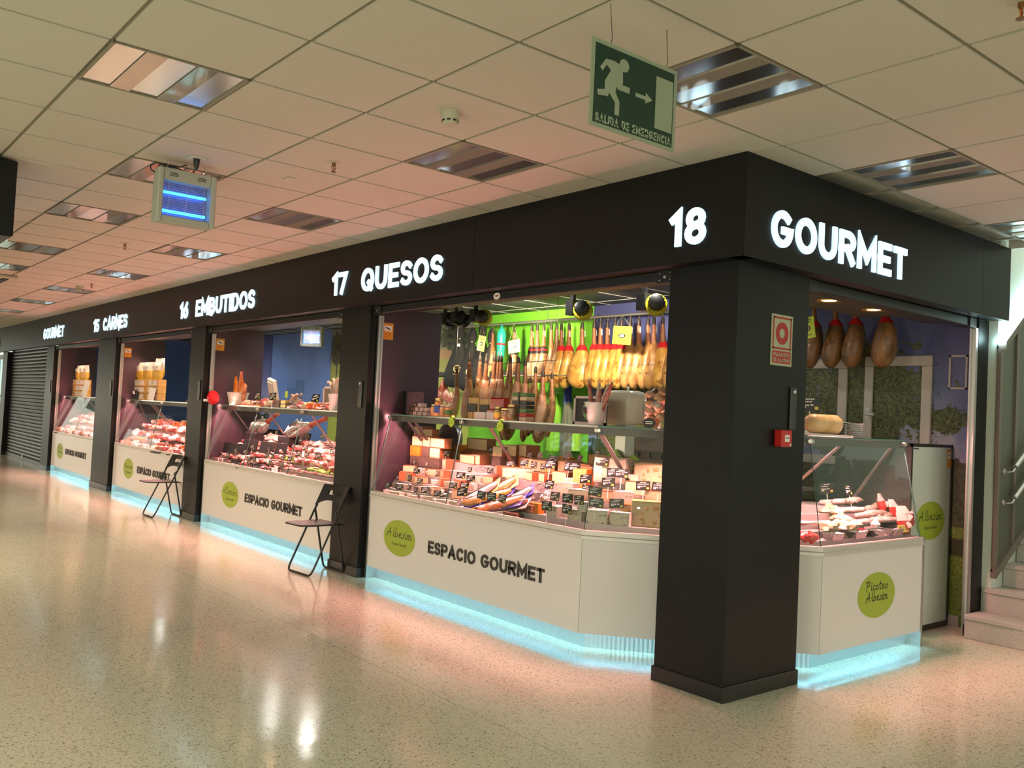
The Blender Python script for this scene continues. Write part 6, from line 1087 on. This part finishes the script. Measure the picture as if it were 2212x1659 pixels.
x = ony(266, 850, .35).x; t_ = thing('ticket_printer', 'black gadget at the left end of the meat stall shelf', 'gadget', (-11.75, .4, ZS)); MB().cbox((-11.75, .42, ZS+.07), (.16, .12, .14), Euler((0, .2, .2))).build('body', BLKT, t_, bev=.015); MB().tube([(-11.72, .36, ZS+.10), (-11.68, .34, ZS+.12)], .02, 8).build('dial', ALU, t_)
# ================================================================== SIDE COUNTER GOODS
def D2(u, v, lift=0.0): return deckpt(u, v, 2, lift, .62)
for i, (u, v, L, rz) in enumerate([(1800, 1092, .26, 1.4), (1822, 1100, .24, 1.55), (1845, 1100, .25, 1.75), (1862, 1112, .26, 1.5), (1885, 1108, .27, 1.8), (1905, 1104, .26, 1.7), (1840, 1120, .25, 1.5), (1868, 1124, .28, 1.65), (1892, 1122, .25, 1.5), (1912, 1120, .26, 1.75), (1880, 1136, .27, 1.6), (1905, 1136, .25, 1.5), (1928, 1130, .26, 1.7), (1855, 1140, .25, 1.6), (1925, 1142, .24, 1.4)]):
    p = D2(u, v, .004); t_ = place('white', (p.x, p.y, p.z+.012*(i % 3)), rz, 'white dusted sausage in the side counter pile, %s from the top left' % ORD[i], 'white sausages in the side counter', 1.35)
COD = mat('salt_cod', (.80, .55, .32), .5, col2=(.85, .7, .5), scale=14, bump=.3)
for i, (u, v) in enumerate([(1795, 1120), (1815, 1135), (1790, 1148), (1812, 1152), (1835, 1145)]): p = D2(u, v); tag(MB().blob((p.x, p.y, p.z+.03), (.07, .05, .03), i+20, .5, 16, 8).build('salt_cod', COD, smooth=True), 'pale yellow piece of salt cod in the side counter, %s from the left' % ORD[i], 'fish', 'salt cod pieces')
for i, (u, v) in enumerate([(1800, 1158), (1868, 1158), (1920, 1150)]): p = D2(u, v); tag(MB().lathe([(.0, 0), (.05, .002), (.085, .012), (.09, .016), (.05, .008), (0, .006)], p, 20).build('black_plate', BLKT, smooth=True), 'black plate near the side counter glass, %s from the left' % ORD[i], 'plate', 'black plates')
p = D2(1863, 1153, .015); tag(MB().blob(p+Vector((0, 0, .02)), (.05, .04, .022), 4, .3).build('dark_cured_meat', mat('dark_red_meat', (.12, .012, .012), .3, coat=.4), smooth=True), 'dark red cured piece on a black plate in the side counter', 'meat'); p = D2(1890, 1153, .0); tag(MB().lathe([(0, 0), (.03, .004), (.036, .03), (.02, .05), (.008, .07), (0, .075)], p, 16).build('garlic_bulb', PORC, smooth=True), 'white bulb beside the dark cured piece', 'garlic')
CHIP = mat('chip_bag_red', (.62, .02, .02), .25, coat=.5); CHIPW = mat('chip_bag_white', (.82, .72, .70), .25, coat=.5)
for i, (u, v, rz, w) in enumerate([(1908, 1118, .3, .12), (1938, 1122, -.3, .12), (1958, 1140, -.5, .14), (1955, 1152, -.2, .12)]):
    p = D2(u, v); R_ = Matrix.Rotation(rz+PI/2, 3, 'Z') @ Matrix.Rotation(-.25, 3, 'X'); t_ = thing('chip_bag', 'red and white snack bag at the side counter end, %s from the left' % ORD[i], 'snack bag', tuple(p), 'red snack bags'); sec = lambda z, wx, th: [p+R_ @ Vector((w/2*wx*math.cos(a*PI/8), th*math.sin(a*PI/8), z)) for a in range(16)]
    MB().rings([sec(0, .9, .01), sec(.03, 1, .035), sec(.09, 1, .03)]).build('bag', CHIP, t_, smooth=True); MB().rings([sec(.09, 1, .03), sec(.13, 1.02, .012), sec(.15, 1.04, .003)]).build('white_top', CHIPW, t_, smooth=True); MB().blob(p+R_ @ Vector((0, -.034, .06)), (.03, .004, .022), i, .3).build('emblem', CHIPW, t_)
p = D2(1950, 1160, .01); tag(MB().cbox(p+Vector((0, 0, .03)), (.004, .15, .055), Euler((0, -.35, .05))).build('yellow_card', mat('soft_yellow', (.78, .68, .12), .5)), 'yellow card at the far end of the side counter glass', 'card'); p = D2(1930, 1150, .03); tag(MB().cbox(p, (.06, .09, .02), Euler((0, -.5, .4))).build('blue_packet', mat('packet_blue', (.12, .16, .5), .4, col2=(.6, .6, .7), scale=18), bev=.003), 'small blue packet among the white sausages', 'packet')
for i, (u, v) in enumerate([(1800, 1172), (1850, 1168), (1890, 1166), (1930, 1163)]): p = D2(u, v); tag(MB().rings([[Vector((p.x+sx*a, p.y+sy*b_, p.z+z)) for sx, sy in ((-1, -1), (1, -1), (1, 1), (-1, 1))] for a, b_, z in ((.03, .06, 0), (.04, .075, .045), (.036, .07, .045), (.028, .056, .006))]).build('foil_tray', FOIL), 'foil tray along the side counter glass, %s from the left' % ORD[i], 'tray', 'foil trays')
for i, (u, v) in enumerate([(1788, 1062), (1838, 1078)]): p = D2(u, v+14, .03); put_tag(tuple(p), 'black price tag standing over the side counter goods, %s' % ('left', 'right')[i], 'side counter tags', 1.6, 1.2+.5*i)
for i, (u, v) in enumerate([(1722, 1128), (1719, 1166)]): p = onx(u, v, -.42); tag(MB().lathe([(0, 0), (.05, .004), (.085, .02), (.09, .026), (.05, .012), (0, .01)], (p.x, p.y, p.z-.02), 22).build('white_plate', PORC, smooth=True), 'white plate in the corner of the case beside the pillar, %s one' % ('upper', 'lower')[i], 'plate', 'white plates'); tag(MB().lathe([(.02, 0), (.02, max(.01, p.z-.02-zdeck(.25, .7)))], (p.x, p.y, zdeck(.25, .7)), 10).build('plate_stand', GLASS), 'clear stand under the %s white plate' % ('upper', 'lower')[i], 'stand', 'plate stands')
p = D2(1745, 1170); tag(MB().blob((p.x, p.y, p.z+.03), (.05, .09, .035), 31, .35).build('red_pack', CHIP), 'shiny red pack low in the corner of the case beside the pillar', 'pack')
# on the side shelf
def SR(u): p = onx(u, 945, -.45); return Vector((-.45, p.y, ZS))
p = SR(1770); t_ = thing('serving_tray', 'white tray under the cheese loaf on the side shelf', 'tray', tuple(p)); MB().box((-.58, SR(1722).y-.02, ZS), (-.34, SR(1812).y, ZS+.014)).build('plate', PORC, t_, bev=.004)
t_ = thing('cheese_loaf', 'glowing orange cured loaf lying on the white tray', 'loaf', (p.x, p.y, ZS+.014)); L0, L1 = SR(1745).y, SR(1802).y; MB().rings([[Vector((-.45+r*math.cos(a*PI/10), y, ZS+.016+.068+r*math.sin(a*PI/10)*.95)) for a in range(20)] for y, r in ((L0, .03), (L0+.015, .055), (L0+.05, .068), (L1-.01, .07), (L1, .066))]).build('loaf', mat('loaf_orange', (.82, .48, .20), .4, col2=(.9, .62, .34), scale=12, sss=.1), t_, smooth=True); MB().rings([[Vector((-.45+r*math.cos(a*PI/10), y, ZS+.084+r*math.sin(a*PI/10)*.95)) for a in range(20)] for y, r in ((L1, .064), (L1+.002, .06))]).build('cut_face', mat('loaf_cut', (.85, .50, .22), .4), t_)
t_ = thing('steel_container', 'low steel gastro container behind the loaf on the side shelf', 'container', (-.56, SR(1815).y, ZS)); MB().box((-.66, SR(1795).y, ZS), (-.52, SR(1850).y, ZS+.10)).build('body', STEEL, t_, bev=.006); MB().box((-.67, SR(1795).y-.01, ZS+.10), (-.51, SR(1850).y+.01, ZS+.108)).build('lid', STEEL, t_)
for k in range(7): p = SR(1846); tag(MB().lathe([(.0, 0), (.05, .002), (.062, .014), (.058, .014), (.0, .005)], (p.x, p.y+.004*(k % 2), ZS+.0145*k), 20).build('clear_lid', mat('frosted_lid', (.62, .66, .68), .2), smooth=True), 'frosted round dish in the stack on the side shelf, %s from the bottom' % ORD[k], 'dish', 'stacked frosted dishes')
p = SR(1790); t_ = put_tag((-.60, p.y, ZS+.10), 'large black price sign behind the loaf on the side shelf', 'side counter tags', 2.0, 1.1)
# cabinet beside the side counter
t_ = thing('white_cabinet', 'tall white cabinet with a lime disc beside the side counter', 'cabinet', (-.7, 3.0, 0)); MB().box((-1.0, 2.66, .02), (-.39, 3.335, 1.43)).build('carcass', LOCK, t_); MB().box((-.39, 2.685, .045), (-.382, 3.31, 1.408)).build('front_panel', mat('cabinet_white', (.66, .70, .66), .3), t_); MB().box((-.40, 2.66, 0), (-.378, 3.335, .045)).build('plinth', LOCK, t_); mb = MB(); [mb.box(a, b_) for a, b_ in (((-.39, 2.66, .02), (-.376, 2.685, 1.43)), ((-.39, 3.31, .02), (-.376, 3.335, 1.43)), ((-.39, 2.66, 1.408), (-.376, 3.335, 1.43)))]; mb.build('frame', LOCK, t_)
disc(t_, (-.382, 3.0, .84), (0, 1, 0), .235, .148, 'Albesim', SUB); mb = MB(); [mb.box((-.381, 2.70+.014*k, 1.388), (-.38, 2.71+.014*k, 1.398)) for k in range(6)]; mb.build('small_mark', INK, t_)
sticker((-.3755, 3.245, 1.25), (0, 1, 0), 'narrow orange camera sticker on the white cabinet', .06, .145)
# window sashes on the rear wall
FRM = mat('sash_frame', (.60, .52, .48), .45)
def sash(n, x0, x1, z0, z1, handle):
    o = MB(); y1 = BW; [o.box(a, b_) for a, b_ in (((x0, y1-.03, z0+.076), (x0+.075, y1, z1-.086)), ((x1-.085, y1-.03, z0+.076), (x1, y1, z1-.086)), ((x0, y1-.03, z1-.085), (x1, y1, z1)), ((x0, y1-.03, z0), (x1, y1, z0+.075)))]; o = struct(o.build('window_%d' % n, FRM, bev=.006))
    if handle: MB().tube([(x0+.045, y1-.03, 1.66), (x0+.045, y1-.07, 1.66), (x0+.12, y1-.07, 1.655)], .014, 8).build('handle', PORC, o, smooth=True); MB().box((x0+.025, y1-.04, 1.61), (x0+.065, y1-.03, 1.71)).build('handle_plate', PORC, o)
sash(1, -1.15, -.565, 1.2, 2.155, True); sash(2, -2.02, -1.315, 1.2, 2.14, False)
mb = MB(); y1 = BW; x0, x1, z0, z1, k = -.435, -.29, 1.878, 2.152, .014; [mb.box(a, b_) for a, b_ in (((x0, y1-.012, z0), (x0+k, y1, z1)), ((x1-k, y1-.012, z0), (x1, y1, z1)), ((x0, y1-.012, z0), (x1, y1, z0+k)), ((x0, y1-.012, z1-k), (x1, y1, z1)))]
tag(mb.build('empty_frame', FRM), 'small thin empty frame on the rear wall beside the narrow pillar', 'frame')
# ================================================================== BEHIND THE CHEESE COUNTER
t_ = thing('back_counter', 'long dark back counter along the rear wall of the cheese stall', 'counter', (-3.2, 3.05, 0)); MB().box((-6.6, 2.75, .08), (-1.6, BW-.01, .88)).build('body', BLKT, t_); MB().box((-6.62, 2.72, .88), (-1.58, BW-.01, .92)).build('top', STEEL, t_); MB().box((-6.6, 2.8, 0), (-1.6, BW-.01, .08)).build('plinth', PLINTH, t_)
p = ony(985, 935, 1.15); t_ = thing('meat_slicer', 'grey rounded meat slicer behind the left part of the cheese counter', 'slicer', (p.x, 1.0, 1.045)); SLG = mat('slicer_grey', (.34, .33, .35), .35, .4); MB().box((p.x-.28, .98, 1.045), (p.x+.25, 1.2, 1.12)).build('base', SLG, t_, bev=.02); MB().rings([[Vector((p.x+r*math.cos(a*PI/16), 1.08+dy, 1.25+r*.85*math.sin(a*PI/16))) for a in range(32)] for r, dy in ((.03, -.03), (.17, -.025), (.18, 0), (.17, .03), (.05, .06))]).build('blade_guard', SLG, t_, smooth=True); MB().box((p.x-.25, .96, 1.12), (p.x-.05, 1.06, 1.2)).build('carriage', ALU, t_, bev=.01); MB().lathe([(.02, 0), (.026, .02), (.02, .08)], (p.x-.2, 1.0, 1.2), 12).build('handle', BLKT, t_, smooth=True)
p = ony(1362, 955, 1.1); tag(MB().blob((p.x, 1.0, 1.045+.09), (.16, .09, .10), 8, .6, 18, 10).build('lime_bag', mat('lime_plastic', (.30, .60, .04), .3)), 'crumpled lime green bag behind the corner of the cheese counter', 'bag')
p = ony(1412, 975, 1.35); t_ = thing('oven', 'dark oven with round knobs behind the corner of the cheese counter', 'oven', (-1.75, 1.55, 0)); xo = p.x
MB().box((xo-.3, 1.4, .0), (xo+.35, 1.9, 1.42)).build('body', mat('oven_grey', (.10, .085, .085), .35, .5), t_, bev=.01); MB().box((xo-.3, 1.392, 1.20), (xo+.35, 1.40, 1.27)).build('control_strip', BLKT, t_); 
for k in range(4): MB().lathe([(.02, 0), (.018, .02)], (xo-.2+.12*k, 1.392, 1.235), 12, R=Matrix.Rotation(PI/2, 3, 'X')).build('knob', LOCK, t_, smooth=True)
for i, (u0, u1, v0, v1, m_, lab) in enumerate([(1183, 1205, 850, 975, mat('apron_green', (.25, .62, .04), .7), 'bright green apron hanging at the back, left of the grey one'), (1212, 1232, 868, 1000, mat('apron_grey', (.16, .17, .12), .7), 'grey green apron hanging at the back wall'), (1220, 1228, 830, 875, mat('cloth_blue', (.05, .08, .35), .6), 'blue brush hanging above the grey green apron'), (1236, 1248, 925, 975, mat('apron_lime', (.35, .70, .05), .6), 'lime cloth hanging right of the grey green apron')]):
    a = ony(u0, v0, 3.18); b_ = ony(u1, v1, 3.18); w_ = b_.x-a.x; t_ = thing('hanging_cloth', lab, 'cloth', (a.x+w_/2, 3.18, b_.z), 'cloths hanging at the back'); rs = []
    for k in range(7):
        z = a.z+(b_.z-a.z)*k/6; q = .35+.65*min(1, k/2.2); rs.append([Vector((a.x+w_/2+w_/2*q*math.cos(t*PI/10), 3.2+.045*math.sin(t*PI/10)*(1+.3*math.cos(3*t)), z)) for t in range(20)])
    MB().rings(rs).build('cloth', m_, t_, smooth=True); MB().tube([(a.x+w_/2, 3.2, a.z), (a.x+w_/2, 3.2, a.z+.03), (a.x+w_/2, BW, a.z+.04)], .004, 6).build('hook', STB, t_)
